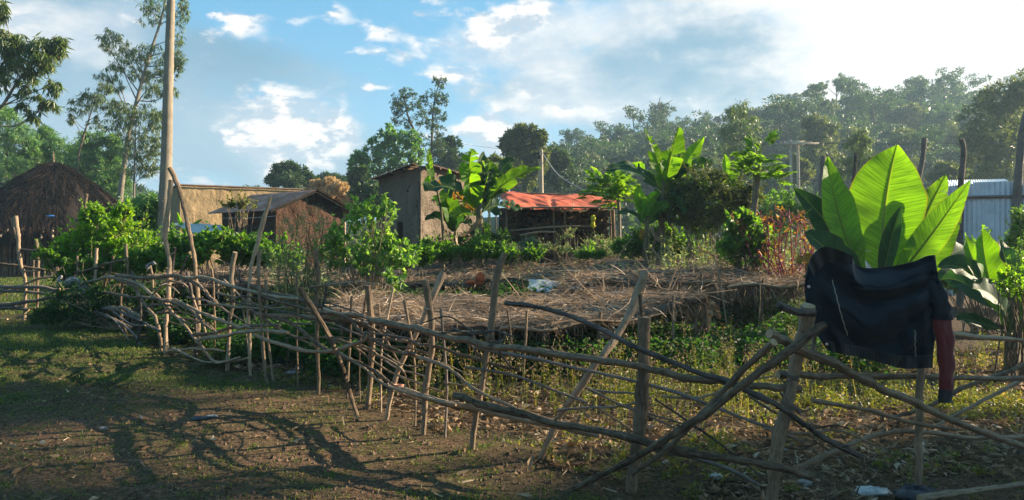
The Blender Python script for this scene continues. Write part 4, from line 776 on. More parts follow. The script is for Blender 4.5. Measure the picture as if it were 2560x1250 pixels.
for a in [((1618,560),(1590,500),(1560,470),0,B_ban,.3,(0,0,0),(0,-1,.4)), ((1618,555),(1590,500),(1598,462),34,B_ens,.3,(0,.1,.2),(.2,-1,.1)), ((1616,565),(1580,520),(1545,534),28,B_dark,.4,(0,-.2,-.4),(0,-1,.9)), ((1622,555),(1655,500),(1672,520),34,B_ban,.6,(0,-.1,-.2),(-.1,-1,.6)), ((1620,560),(1612,500),(1580,480),36,B_ban,.3,(0,.1,.3),(.2,-1,.2)), ((1618,580),(1600,575),(1604,600),18,B_yel,.5,(0,-.1,-.2),(0,-1,.3)), ((1622,560),(1650,520),(1640,470),36,B_dark,.3,(0,.2,.3),(0,-1,.2))]:
    if a[3]: LF(b5, d, a[0], a[1], a[2], a[3], a[4], a[5], dz=a[6], face=a[7])
b6 = thing('banana_plant', 'banana shoot with bright leaves behind the vine bush by the thatched hut', 'banana plant', (P(335,600,24)[0], 24, 0)); stemtube(b6, [(335, 560)], 16, 24, M_pstem)
LF(b6, 24, (335,560), (322,530), (318,497), 30, B_ens, .3); LF(b6, 24, (337,560), (345,520), (356,508), 24, B_ban, .3); LF(b6, 24, (335,560), (350,540), (372,530), 20, B_ban, .3)
b7 = thing('banana_plant', 'pale green banana leaves poking up before the tan house', 'banana plant', (P(462,600,27)[0], 27, 0)); stemtube(b7, [(462, 585)], 12, 27, M_pstem)
LF(b7, 27, (462,585), (452,560), (443,530), 12, B_ens, 0); LF(b7, 27, (464,585), (485,560), (506,548), 11, B_ban, 0); LF(b7, 27, (462,585), (470,560), (475,545), 10, B_ban, 0)
b8 = thing('banana_plant', 'lone bright banana leaf rising above the dark feathery bush', 'banana plant', (P(1818,600,17)[0], 17, 0)); stemtube(b8, [(1818, 460)], 10, 17, M_pstem)
LF(b8, 17, (1818,460), (1816,420), (1812,386), 26, B_ens, 0, face=(.2,-1,0)); LF(b8, 17, (1818,460), (1840,430), (1850,440), 20, B_ban, .5); LF(b8, 17, (1818,465), (1795,440), (1775,455), 20, B_ban, .5)
# withered banana leaves under the end of the nearest shelter
wb = thing('withered_plant', 'withered brown banana stalks drooping at the right end of the nearest straw roof', 'plant', (P(1745,760,9.4)[0], 9.4, 0))
for a in [((1745,745),(1725,760),(1718,815),34),((1750,740),(1770,770),(1765,835),34),((1748,745),(1745,790),(1735,850),28),((1755,745),(1790,760),(1800,800),22)]: LF(wb, 9.4, a[0], a[1], a[2], a[3], M_litter, .6, name='dead_leaf', face=(0,-1,.1), wavy=.15)
for a in (1735, 1750, 1762): mb = MB(); tube(mb, spline([P(a, 738+rng.random()*8, 9.4), P(a+4, 790, 9.4), [P(a+6, 0, 9.4)[0], 9.4, -.05]], 10), .022, 7, rough=.2); mb.build('stalk', B_dead, wb)

# ---------------------------------------------------------------- leafy shrubs, bushes, vines
def clumps(mb, blobs_, d, nsub, nleaf, L, Wd, sub=.30, dirb=(0, 0, 0), dirs=1.0, fold=.25, shape='rhomb', depth=.8, surf=.5, drop=0, stems=None, mi=0, mis=1, tr=.008):
    """blobs_: (px, py, rx px, ry px). sub-clumps spread through each blob's volume, leaves through each sub-clump"""
    for bl in blobs_:
        px, py, rx, ry = bl[:4]; dd = d+(bl[4] if len(bl) > 4 else 0); c = P(px, py, dd); r = np.array([rx/F*dd, rx/F*dd*depth, ry/F*dd]); k = max(3, int(nsub*(bl[5] if len(bl) > 5 else 1)))
        k = int(k*1.7); u = rand_unit(k)*(rng.random((k, 1))**(1/3*surf))*(.8+.5*rng.random((k, 1))); sc_ = c+u*r; rs = sub*(.35+.85*rng.random((k, 1)))*min(r[0], r[2]*1.3)
        nl = np.maximum(3, (nleaf*.62*(.35+1.2*rng.random(k))*(rs[:, 0]/rs.mean())**1.2).astype(int)); idx = np.repeat(np.arange(k), nl); n = len(idx)
        v = rand_unit(n)*(rng.random((n, 1))**.45); B = sc_[idx]+v*rs[idx]*[1, 1, .75]; B[:, 2] -= drop*rng.random(n)*rs[idx][:, 0]
        D = v*.7+rng.normal(0, dirs*.6, (n, 3))+np.array(dirb)
        leaves(mb, B, D, L*(.6+.8*rng.random(n)), Wd*(.6+.8*rng.random(n)), fold, shape=shape, mi=mi)
        if stems is not None:
            for q in range(k):
                o_ = np.array(stems)+rng.normal(0, .03, 3); mid_ = (o_+sc_[q])/2+rng.normal(0, .05, 3)+[0, 0, -.05*r[2]]; tube(mb, spline([o_, mid_, sc_[q]], 6), np.linspace(tr, tr*.35, 6), 4, cap=False, mi=mis)
def bush(name, label, cat, d, blobs_, mt, base_px, group=None, **k):
    bx_ = P(base_px, 600, d)[0]; t_ = thing(name, label, cat, (bx_, d, gz(bx_, d)), group); st = (bx_, d, gz(bx_, d))
    mb = MB(); clumps(mb, blobs_, d, stems=None, **k); sm = MB(); kk = 0
    for bl in blobs_:
        dd = d+(bl[4] if len(bl) > 4 else 0); cc = P(bl[0], bl[1], dd); rr_ = np.array([bl[2], bl[2], bl[3]])/F*dd
        for q in range(7):
            v = rand_unit(1)[0]; v[2] = abs(v[2])*1.1; v = unit(v); a0 = cc+v*rr_*.5; L = (.5+.75*rng.random())*rr_.mean(); pp = spline([a0, a0+v*rr_*.4, a0+v*rr_*.4+unit(v+[0, 0, .8])*L], 12); tube(sm, pp, np.linspace(.006, .002, 12), 4, cap=False)
            m_ = 16; ii = rng.integers(3, 12, m_); leaves(mb, pp[ii], rng.normal(0, .8, (m_, 3))+v+np.array(k.get('dirb', (0, 0, 0))), k['L']*(.45+.6*rng.random(m_)), k['Wd']*(.5+.5*rng.random(m_)), .2, shape=k.get('shape', 'rhomb'))
    mb.build('foliage', mt, t_)
    for bl in blobs_:
        for q in range(5):
            dd = d+(bl[4] if len(bl) > 4 else 0); e = P(bl[0]+rng.normal(0, bl[2]*.5), bl[1]-bl[3]*.4*rng.random(), dd+rng.normal(0, .1)); o_ = np.array(st)+[rng.normal(0, .12), rng.normal(0, .1), 0]; mid_ = (o_+e)/2+rng.normal(0, .08, 3)
            tube(sm, spline([o_, mid_, e], 8), np.linspace(.012, .004, 8), 5, cap=False)
    sm.build('stems', M_stick, t_); return t_
bush('vine_bush', 'bright yellow green climbing vine heaped beside the thatched hut', 'bush', 15, [(250,570,60,38),(200,600,45,30),(300,590,50,35),(340,615,50,25),(270,620,60,24),(225,540,20,18),(190,630,40,18),(240,525,12,14,0,.4),(310,530,20,16,0,.5),(160,612,25,20)], G_bright, 250, nsub=22, nleaf=40, L=.066, Wd=.058, sub=.28, shape='oval')
bush('bush', 'leafy eucalyptus saplings between the vine bush and the pale tree trunk', 'bush', 19, [(360,560,34,40),(345,600,40,34),(375,520,26,26),(390,590,26,36),(330,540,24,26),(380,630,40,26)], G_eucb, 360, nsub=24, nleaf=44, L=.14, Wd=.03, dirb=(0,0,-.3))
bush('ground_vine', 'squash vine rambling over the garden below the tan house', 'vine', 14.5, [(470,640,50,26),(540,625,60,24),(600,630,50,26),(660,640,50,24),(450,610,40,16),(520,600,40,12),(590,600,30,10),(430,655,50,18),(700,645,50,22),(640,612,30,10)], G_mid, 560, nsub=15, nleaf=20, L=.10, Wd=.095, shape='oval', sub=.32)
bush('ground_vine', 'darker sprawling creeper along the left fence line under the vine bush', 'vine', 14.6, [(160,650,50,20),(230,660,60,22),(300,665,60,26),(360,665,50,26),(400,640,36,24),(200,690,50,20),(120,632,30,10,-.2,.6),(330,640,50,16)], G_mid, 260, nsub=22, nleaf=34, L=.06, Wd=.05, shape='oval', sub=.3)
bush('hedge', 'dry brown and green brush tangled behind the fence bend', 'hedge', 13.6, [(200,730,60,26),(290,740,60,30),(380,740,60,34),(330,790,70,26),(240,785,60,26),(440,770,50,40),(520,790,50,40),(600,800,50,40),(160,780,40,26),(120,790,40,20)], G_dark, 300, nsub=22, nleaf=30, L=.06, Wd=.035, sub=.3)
bush('weed_clump', 'tall spindly grey green seeding weed in front of the brown mud house', 'weed', 12.6, [(740,600,50,60,0,1.2),(780,560,46,46,0,.8),(700,640,40,40,0,.8),(800,620,40,60),(740,690,44,44),(780,670,40,50),(725,740,36,26)], G_grey, 750, nsub=10, nleaf=26, L=.05, Wd=.012, dirb=(0,0,.8))
mb = MB(); stalks(mb, 690, 830, 12.3, 13, 75, 1.75, m_leaf=22, lsz=.05, top=8, bend=.10); tag(mb.build('weed_stalks', [G_grey, G_grey]), 'thin upright grey green weed stems with seed pods rising over the straw roofs', 'weeds', kind='stuff')
bush('leafy_shrub', 'broad leaved green shrub with drooping sunlit leaves in the middle of the garden', 'shrub', 12.8, [(905,545,34,34),(940,590,46,36),(885,610,56,36),(960,640,54,30),(860,650,46,26),(920,665,60,22),(1010,655,34,18,0,.7),(825,640,30,26,0,.6),(935,530,26,22,0,.5),(960,520,14,18,0,.3),(980,620,20,20,0,.5),(850,600,24,30,0,.7),(990,700,20,12,-.5,.5)], leafmat('pale backed shrub leaves', (.06,.14,.03), (.15,.26,.07), (.26,.34,.14), .5), 915, nsub=9, nleaf=9, L=.105, Wd=.07, shape='oval', sub=.34, dirb=(0,0,-.8))
bush('ground_vine', 'low leafy creeper right of the broad leaved shrub before the mud house', 'vine', 14, [(1020,635,36,18),(1060,640,24,16),(1000,650,26,16)], G_mid, 1020, nsub=20, nleaf=24, L=.08, Wd=.07, shape='oval')
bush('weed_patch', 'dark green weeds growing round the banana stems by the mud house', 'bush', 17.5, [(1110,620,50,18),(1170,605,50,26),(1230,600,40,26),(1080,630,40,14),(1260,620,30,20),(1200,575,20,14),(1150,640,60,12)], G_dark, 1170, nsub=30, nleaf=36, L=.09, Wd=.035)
bush('artemisia', 'blue grey feathery bush at the foot of the firewood stack', 'bush', 16.5, [(1310,625,26,20),(1330,615,16,18)], leafmat('blue grey leaves', (.05,.10,.08), (.10,.17,.13), None, .3), 1315, nsub=24, nleaf=60, L=.06, Wd=.012)
bush('weed_patch', 'dense dark green growth before the mud house and the shed', 'bush', 15.6, [(1090,628,40,20),(1150,634,34,12),(1205,618,30,26),(1255,632,30,12),(1330,636,26,8),(1470,634,30,8),(1565,620,30,20)], G_mid, 1200, nsub=24, nleaf=30, L=.09, Wd=.05, sub=.26, shape='oval')
bush('roof_creeper', 'spindly little tree leaning over the corner of the brown house roof', 'tree', 21, [(595,505,26,10,0,.6),(620,512,22,10,0,.6),(575,515,16,10,0,.5),(605,530,10,20,0,.3)], G_weed, 610, nsub=9, nleaf=14, L=.09, Wd=.05, shape='oval')
bush('weed_patch', 'scrubby half dry weeds along the front of the firewood shed', 'bush', 16.8, [(1380,620,40,14),(1440,625,50,14),(1500,615,40,20),(1540,625,40,20),(1420,590,14,20,0,.3),(1280,625,30,14)], G_grey, 1440, nsub=18, nleaf=34, L=.05, Wd=.02, dirb=(0,0,.4))
bush('weed_patch', 'fresh green leaves at the base of the right banana plants', 'bush', 15.6, [(1630,620,40,20),(1680,610,40,26),(1600,600,20,20,0,.5),(1650,580,30,16,0,.6),(1720,625,40,18)], G_mid, 1650, nsub=20, nleaf=36, L=.09, Wd=.06, shape='oval')
bush('feathery_bush', 'big bush with withered blackish leaf tips right of the sunlit banana plant', 'bush', 15, [(1760,450,60,34),(1820,470,50,40),(1720,490,40,36),(1780,510,70,36),(1840,520,40,36),(1870,490,30,26),(1700,530,34,26),(1750,550,50,20)], G_black, 1780, nsub=20, nleaf=34, L=.11, Wd=.026, sub=.24, dirb=(0,0,-.25))
bush('green_bush', 'green under growth glowing beneath the blackish bush', 'bush', 15.3, [(1780,480,70,40),(1830,540,50,40),(1740,550,50,34),(1700,500,30,30)], G_mid, 1790, nsub=16, nleaf=34, L=.12, Wd=.04, sub=.24)
mb = MB(); stalks(mb, 1640, 1980, 12.8, 14.8, 300, 1.6, m_leaf=20, lsz=.055, top=6, bend=.12); stalks(mb, 1380, 1650, 15, 16.5, 90, 1.1, m_leaf=12, lsz=.05, top=6); stalks(mb, 1960, 2140, 13, 15, 60, 1.2, m_leaf=16, lsz=.05, top=5)
stalks(mb, 1250, 2000, 12.3, 17, 260, 1.25, m_leaf=6, lsz=.04, top=4); stalks(mb, 900, 1250, 13.5, 18, 80, 1.1, m_leaf=6, lsz=.04, top=4); stalks(mb, 1150, 1500, 11.5, 14, 60, 1.0, m_leaf=5, lsz=.04, top=4); stalks(mb, 560, 1000, 12.8, 17, 60, 1.15, m_leaf=10, lsz=.045, top=4)
tag(mb.build('tall_weeds', [G_grey, G_weed]), 'pale upright weeds crowding behind the right rear straw roof', 'weeds', kind='stuff')
bush('broadleaf_bush', 'round leaved bright green bush left of the crimson amaranth', 'bush', 12.6, [(1850,570,26,22),(1870,600,40,30),(1830,625,30,24),(1880,640,40,24),(1860,550,14,12,0,.5),(1905,620,20,20)], G_mid, 1865, nsub=8, nleaf=14, L=.14, Wd=.10, shape='oval', sub=.36, dirb=(0,0,-.4))
bush('leafy_branch', 'feathery leaved shrub climbing the last tall post at the right edge', 'shrub', 13.5, [(2558,545,18,20),(2555,580,24,20),(2540,605,26,18),(2560,630,34,22)], G_mid, 2550, nsub=14, nleaf=30, L=.09, Wd=.028)
bush('undergrowth_clump', 'dark green undergrowth between the two ensetes under the metal fence', 'bush', 13, [(2380,660,50,26),(2440,640,50,26),(2500,650,50,26),(2560,660,50,30),(2340,690,40,24),(2420,700,60,26),(2500,710,50,30),(2580,720,50,30)], G_mid, 2450, nsub=20, nleaf=30, L=.10, Wd=.05)
bush('leafy_sprig', 'small leafy sprigs in front of the smaller ensete', 'weed', 8.6, [(2545,690,24,26,0,.6),(2520,720,22,20,0,.6),(2560,740,26,30,0,.6),(2500,700,14,14,0,.4)], G_bright, 2550, nsub=9, nleaf=16, L=.05, Wd=.03, shape='oval')
bush('distant_shrubs', 'soft green shrubs rising in the haze behind the amaranth', 'bush', 20, [(1950,500,40,24),(1990,530,40,26),(1920,540,34,22),(2030,520,30,26),(1960,570,50,24),(2070,560,40,30)], G_mid, 1970, nsub=22, nleaf=36, L=.10, Wd=.04)
am = thing('amaranth', 'crimson stemmed amaranth with orange and red leaves left of the ensete', 'plant', (P(1955,600,12.4)[0], 12.4, 0)); fm = MB(); sm = MB()
for q in range(30):
    o_ = np.array([P(1960+rng.normal(0, 22), 600, 12.4)[0], 12.4+rng.normal(0, .2), .7]); a_ = rng.normal(0, .55); L = .65+.75*rng.random(); e = o_+np.array([math.sin(a_)*L*1.0, rng.normal(0, .2), math.cos(a_)*L]); c = spline([o_, (o_+e)/2+rng.normal(0, .06, 3), e, e+[.10*np.sign(a_), 0, .03]], 14)
    tube(sm, c, np.linspace(.013, .006, 14), 6)
    for w in range(7): kx = rng.integers(3, 13); dv = unit(rng.normal(size=3)+[0, 0, .6])*.14; tube(sm, [c[kx], c[kx]+dv], [.007, .004], 4)
    n = 26; B = c[rng.integers(1, 14, n)]+rng.normal(0, .05, (n, 3)); leaves(fm, B, rng.normal(0, 1, (n, 3))-[0, 0, .3], .05+.05*rng.random(n), .03, .2)
fm.build('foliage', leafmat('amaranth leaves', (.12,.04,.02), (.22,.16,.02), (.55,.25,.03), .45, (1.8,1.5,.8)), am); sm.build('stems', leafmat('crimson stems', (.22,.02,.05), (.36,.05,.10), None, .1), am)
# papaya plants
G_papaya = leafmat('papaya leaves', (.06, .13, .018), (.13, .24, .03), (.28, .32, .04), .5)
def papaya(label, d, stems_, heads, group='papaya trees'):
    t_ = thing('papaya_tree', label, 'papaya tree', (P(stems_[0][-1][0], 600, d)[0], d, 0), group)
    for s_ in stems_:
        W_ = [P(a, b_, d) for a, b_ in s_]; g = W_[-1].copy(); g[2] = -.05; W_.append(g); mb = MB(); tube(mb, spline(W_, 20), np.linspace(.03, .055, 20), 9, rough=.05); mb.build('trunk', M_trunk, t_)
    mb = MB(); sm = MB()
    for hx, hy, R_, nl in heads:
        c = P(hx, hy, d)
        for q in range(nl):
            dv = rand_unit(1)[0]; dv[2] = abs(dv[2])*.55+rng.normal(0, .22); dv = unit(dv); Lp = R_/F*d*(.45+.6*rng.random()); e = c+dv*Lp; tube(sm, spline([c, (c+e)/2+[0, 0, .05], e], 6), .006, 4, cap=False)
            tn = unit(np.cross(dv, [0, 0, 1])); bt = np.cross(tn, dv)       # palmate leaf: seven toothed fingers
            for a_ in np.linspace(-2.2, 2.2, 7):
                fd = dv*math.cos(a_)+tn*math.sin(a_)+np.array([0, 0, -.35]); Lf = .19*(1-.08*abs(a_))*(.8+.4*rng.random()); n = 7; tt = np.linspace(.1, 1, n)[:, None]; B = e+unit(fd)*tt*Lf*.7
                sd_ = np.where(np.arange(n) % 2, 1, -1)[:, None]*np.cross(unit(fd), bt); leaves(mb, B, unit(fd)*.9+sd_*.55, Lf*.5, .05, .12, Nn=np.repeat(bt[None]+rng.normal(0, .2, (1, 3)), n, 0))
    mb.build('foliage', G_papaya, t_); sm.build('petioles', G_grey, t_); return t_
papaya('bright leaved pair of tall papaya stems beside the feathery bush', 14.5, [[(1888,420),(1886,480),(1878,560),(1874,600)],[(1900,400),(1896,450),(1885,540),(1880,600)]], [(1892,400,70,13),(1902,430,56,9),(1935,445,40,6),(1870,440,45,6)])
papaya('leafy papaya crown spreading over the right end of the orange tarp', 17, [[(1545,480),(1548,560)]], [(1530,470,66,26),(1505,490,50,16),(1560,500,60,20),(1545,460,40,8)])
# ---------------------------------------------------------------- buildings
def mudmat(name, c1, c2, strength=1.0, scale=3, chunk=9, wear=1.0):
    m, t, o = mat(name); tcn = N(t, 'ShaderNodeTexCoord'); a = NOISE(t, tcn.outputs['Object'], scale*.5, 5, .6); b2 = NOISE(t, tcn.outputs['Object'], chunk, 6, .65, .6); c_ = NOISE(t, tcn.outputs['Object'], chunk*3.3, 3, .6)
    col = MIX(t, SM(t, a.outputs['Fac'], .3, .7), c1, c2); col = MIX(t, M(t, 'MULTIPLY', SM(t, c_.outputs['Fac'], .45, .7), .35), col, tuple(v*.55 for v in c1))
    vo = N(t, 'ShaderNodeTexVoronoi', feature='DISTANCE_TO_EDGE'); vo.inputs['Scale'].default_value = .9; dv = N(t, 'ShaderNodeVectorMath', operation='ADD'); t.links.new(tcn.outputs['Object'], dv.inputs[0]); sv_ = N(t, 'ShaderNodeVectorMath', operation='SCALE'); t.links.new(b2.outputs['Color'], sv_.inputs[0]); sv_.inputs[3].default_value = .6; t.links.new(sv_.outputs[0], dv.inputs[1]); t.links.new(dv.outputs[0], vo.inputs['Vector'])
    crack = M(t, 'MULTIPLY', SM(t, vo.outputs['Distance'], .022, .004), SM(t, a.outputs['Fac'], .46, .56)); col = MIX(t, M(t, 'MULTIPLY', crack, .8*wear), col, (.02, .014, .01)); st = NOISE(t, tcn.outputs['Object'], .7, 4, .6, .8); col = MIX(t, M(t, 'MULTIPLY', SM(t, st.outputs['Fac'], .52, .68), .4*wear), col, tuple(v*.55 for v in c1))
    b = bsdf(t, col, .95, .1, bump=BUMP(t, M(t, 'ADD', b2.outputs['Fac'], M(t, 'MULTIPLY', c_.outputs['Fac'], .35)), strength, .10)); t.links.new(b.outputs[0], o.inputs[0]); return m
M_tan = mudmat('tan daub', (.29, .20, .105), (.40, .285, .155), .5, 1.2, 8, .35); M_brown = mudmat('brown daub', (.065, .036, .025), (.115, .066, .044), 1.0, 2, 7); M_grey = mudmat('grey brown daub', (.15, .115, .082), (.25, .195, .145), 1.0, 1.5, 7)
M_tin = noisemat('weathered corrugated iron', (.05, .042, .040), (.22, .22, .23), 1.6, .55, .3, .01, spec=.5, stretch=(1, 1, 1), metal=.35, c3=(.17, .10, .07)); M_tin2 = noisemat('bright corrugated iron', (.55, .60, .66), (.74, .80, .86), 2.5, .45, .2, .005, spec=.5, metal=.35)
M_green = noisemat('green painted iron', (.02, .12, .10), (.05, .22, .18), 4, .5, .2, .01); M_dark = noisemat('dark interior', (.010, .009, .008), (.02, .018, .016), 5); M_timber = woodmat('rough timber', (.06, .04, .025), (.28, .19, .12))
def wallgrid(mb, A, B, z0, z1a, z1b, n=70, amp=.05, th=.2, seed=1):
    """daub wall from A to B (ground points), uneven surface, real thickness"""
    A = np.array(A, float); B = np.array(B, float); d_ = B-A; L = np.hypot(*d_); nrm = np.array([d_[1], -d_[0]])/L; m_ = 40
    U, V = np.meshgrid(np.linspace(0, 1, n), np.linspace(0, 1, m_)); top_ = z1a+(z1b-z1a)*U; Zz = z0+(top_-z0)*V; off = (fbm(U*L*2.2+seed, Zz*2.2, 5, seed)-.5)*amp*2+(fbm(U*L*7+seed, Zz*7, 3, seed)-.5)*amp*.7
    ed = np.minimum(np.minimum(U, 1-U)*n/3, np.minimum(V*40, (1-V)*m_/2)); off = off*np.clip(ed, 0, 1)
    S_ = np.stack([A[0]+d_[0]*U+nrm[0]*off, A[1]+d_[1]*U+nrm[1]*off, Zz], -1); i, j = np.meshgrid(np.arange(m_-1), np.arange(n-1), indexing='ij'); k = (i*n+j).ravel(); mb.add(S_, [np.stack([k, k+1, k+n+1, k+n], 1)])
    return L, nrm
def corrug(mb, A, B, C, D, waves, amp=.012, per=6, th=.002):
    """corrugated quad: A-B along the eave, D-C along the ridge; waves across A-B"""
    A, B, C, D = (np.array(q, float) for q in (A, B, C, D)); n = waves*per+1; u = np.linspace(0, 1, n)[None, :, None]; v = np.linspace(0, 1, 8)[:, None, None]
    nn = unit(np.cross(B-A, D-A)); S_ = (A*(1-u)+B*u)*(1-v)+(D*(1-u)+C*u)*v+nn*amp*np.cos(u*waves*2*np.pi); i, j = np.meshgrid(np.arange(7), np.arange(n-1), indexing='ij'); k = (i*n+j).ravel(); q = np.stack([k, k+1, k+n+1, k+n], 1); mb.add(S_, [q]); mb.add(S_-nn*.012, [q[:, ::-1]])
    for rr in (0, 7): kk = np.arange(n-1)+rr*n; mb.add(np.concatenate([S_.reshape(-1, 3), (S_-nn*.012).reshape(-1, 3)]), [np.stack([kk, kk+1, kk+1+8*n, kk+8*n], 1)])
# tan house
t1 = thing('mud_house', 'long tan plastered mud house with a low flat roof behind the pale tree trunk', 'house', (-11.5, 36, 0))
C0 = P(450, 0, 34)[:2]; C1 = P(752, 0, 37.6)[:2]; C2 = P(391, 0, 38.6)[:2]; C3 = C1+C2-C0
mb = MB(); wallgrid(mb, C0, C1, -.1, 4.08, 4.12, 160, .06, seed=2); wallgrid(mb, C2, C0, -.1, 3.75, 4.08, 60, .05, seed=5); wallgrid(mb, C1, C3, -.1, 4.12, 3.75, 20); wallgrid(mb, C3, C2, -.1, 3.75, 3.75, 20); mb.build('wall', M_tan, t1)
def ext(a, b_, e): v = np.array(a)-np.array(b_); return np.array(a)+v/np.linalg.norm(v)*e
mb = MB(); u_ = unit(C1-C0); w_ = unit(C2-C0); A = [*(C0-u_*.1-w_*.06), 4.10]; B_2 = [*(C1+u_*.12-w_*.06), 4.14]; Cc = [*(C3+u_*.12+w_*.4), 3.75]; Dd = [*(C2-u_*.1+w_*.4), 3.75]; corrug(mb, A, B_2, Cc, Dd, 70, .02); mb.build('roof', M_tin, t1)
mb = MB(); box(mb, [*(C2-u_*.25+w_*.05), 3.62], (.5, 1.1, .10), -.2); mb.build('eave', M_green, t1)
mb = MB(); tube(mb, [[*(C0-w_*.12-u_*.05), 4.06], [*(C1-w_*.12+u_*.1), 4.10]], .03, 6); mb.build('roof_beam', M_timber, t1)
# white blue tarpaulin shelter in front of it
tp = thing('tarpaulin', 'white and blue tarpaulin stretched low before the tan house wall', 'tarpaulin', P(495, 600, 26)); a = P(428, 556, 27.5); b_ = P(556, 562, 26.5); c_ = P(556, 582, 25.3); d_ = P(478, 580, 25.3)
U, V = np.meshgrid(np.linspace(0, 1, 40), np.linspace(0, 1, 16)); S_ = (a*(1-U[..., None])+b_*U[..., None])*(1-V[..., None])+(d_*(1-U[..., None])+c_*U[..., None])*V[..., None]; S_[..., 2] += (fbm(U*7, V*5, 3, 3)-.5)*.10-.05*np.sin(U*9)**2*V
k_ = 40; i, j = np.meshgrid(np.arange(15), np.arange(39), indexing='ij'); k = (i*k_+j).ravel(); q = np.stack([k, k+1, k+k_+1, k+k_], 1); mb = MB(); mb.add(S_, [q]); mb.add(S_-[0, 0, .01], [q[:, ::-1]]); mb.build('sheet', M_white, tp)
mb = MB(); tube(mb, S_[-1]-[0, 0, .02], .03, 5); mb.build('blue_edge', noisemat('blue plastic', (.03, .16, .45), (.05, .25, .6), 8), tp)
for u_i in (2, 20, 38): mb = MB(); q = S_[-1, u_i]; tube(mb, [[q[0], q[1], 0], q], .03, 6); mb.build('pole', M_stick, tp)
# brown house
t2 = thing('mud_house', 'small dark brown mud house with a rusty tin gable roof', 'house', (-6.5, 26, 0))
D0 = P(690, 0, 24)[:2]; D1 = P(555, 0, 26.4)[:2]; D2 = P(858, 0, 26.2)[:2]; D3 = D1+D2-D0; e0 = 2.58; apx = 3.18
mb = MB(); wallgrid(mb, D1, D0, -.1, e0, e0, 60, .05, seed=3)
n = 90; U, V = np.meshgrid(np.linspace(0, 1, n), np.linspace(0, 1, 50)); tp_ = e0+(apx-e0)*(1-np.abs(U-.5)*2); Zz = -.1+(tp_+.1)*V; dd_ = D2-D0; L = np.hypot(*dd_); nr = np.array([dd_[1], -dd_[0]])/L; off = (fbm(U*L*4, Zz*4, 5, 9)-.5)*.16*np.clip(np.minimum(U, 1-U)*40, 0, 1)*np.clip((1-V)*20, 0, 1)
S_ = np.stack([D0[0]+dd_[0]*U+nr[0]*off, D0[1]+dd_[1]*U+nr[1]*off, Zz], -1); i, j = np.meshgrid(np.arange(49), np.arange(n-1), indexing='ij'); k = (i*n+j).ravel(); mb.add(S_, [np.stack([k, k+1, k+n+1, k+n], 1)])
wallgrid(mb, D2, D3, -.1, e0, e0, 20); wallgrid(mb, D3, D1, -.1, e0, e0, 20); mb.build('wall', M_brown, t2)
u_ = unit(D0-D1); w_ = unit(D2-D0); mid0 = (D0+D2)/2+u_*.35; mid1 = (D1+D3)/2-u_*.3; oe = .38
mb = MB(); corrug(mb, [*(D1-w_*oe-u_*.3), e0-.06], [*(D0-w_*oe+u_*.35), e0-.06], [*mid0, apx+.06], [*mid1, apx+.06], 44, .014); corrug(mb, [*(D2+w_*oe+u_*.35), e0-.06], [*(D3+w_*oe-u_*.3), e0-.06], [*mid1, apx+.06], [*mid0, apx+.06], 44, .014); rf = mb.build('roof', M_tin, t2)
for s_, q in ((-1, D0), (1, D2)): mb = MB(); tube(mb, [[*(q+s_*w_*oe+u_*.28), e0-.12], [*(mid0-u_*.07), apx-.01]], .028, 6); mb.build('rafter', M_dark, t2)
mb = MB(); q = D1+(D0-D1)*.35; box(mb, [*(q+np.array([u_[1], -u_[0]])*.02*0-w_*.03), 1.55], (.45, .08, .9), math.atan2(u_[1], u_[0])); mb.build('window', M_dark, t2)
mb = MB(); tube(mb, [[*(D2+nr*.06), -.05], [*(D2+nr*.06), e0-.05]], .05, 7); mb.build('corner_post', M_pale, t2)
# grey house
t3 = thing('mud_house', 'tall windowless grey brown mud house with a thin tin roof and cracked corner', 'house', (-2.6, 23, 0))
E0 = P(1052, 0, 21)[:2]; E1 = P(947, 0, 23.2)[:2]; E2 = P(1190, 0, 23.6)[:2]; E3 = E1+E2-E0; hz = 3.62
ul = unit(E0-E1); ur = unit(E2-E0); da, db = .42, .60   # door opening along the left face
mb = MB(); L1 = np.hypot(*(E0-E1)); p_a = E1+(E0-E1)*da; p_b = E1+(E0-E1)*db
wallgrid(mb, E1, p_a, -.1, 3.50, 3.55, 40, .04, seed=4); wallgrid(mb, p_a, p_b, 2.12, 3.55, 3.57, 16, .03, seed=4); wallgrid(mb, p_b, E0, -.1, 3.57, hz, 40, .04, seed=4)
nl_ = np.array([ul[1], -ul[0]]); inn = -nl_*.25
for q in (p_a, p_b):
    mb.add([[*q, -.1], [*(q+inn), -.1], [*(q+inn), 2.12], [*q, 2.12]], [[[0, 1, 2, 3]]])
mb.add([[*p_a, 2.12], [*(p_a+inn), 2.12], [*(p_b+inn), 2.12], [*p_b, 2.12]], [[[0, 1, 2, 3]]])
wallgrid(mb, E0, E2, -.1, hz, 3.50, 90, .07, seed=8); wallgrid(mb, E2, E3, -.1, 3.5, 3.45, 20); wallgrid(mb, E3, E1, -.1, 3.45, 3.5, 20); mb.build('wall', M_grey, t3)
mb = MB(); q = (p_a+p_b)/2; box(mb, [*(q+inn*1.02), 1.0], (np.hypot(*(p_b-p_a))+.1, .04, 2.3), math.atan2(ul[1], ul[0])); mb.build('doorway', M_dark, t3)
mb = MB(); q = p_a+ul*.12; box(mb, [*(q+nl_*.03), 1.7], (.12, .06, .9), math.atan2(ul[1], ul[0])); dr = mb.build('door_frame', M_timber, t3)
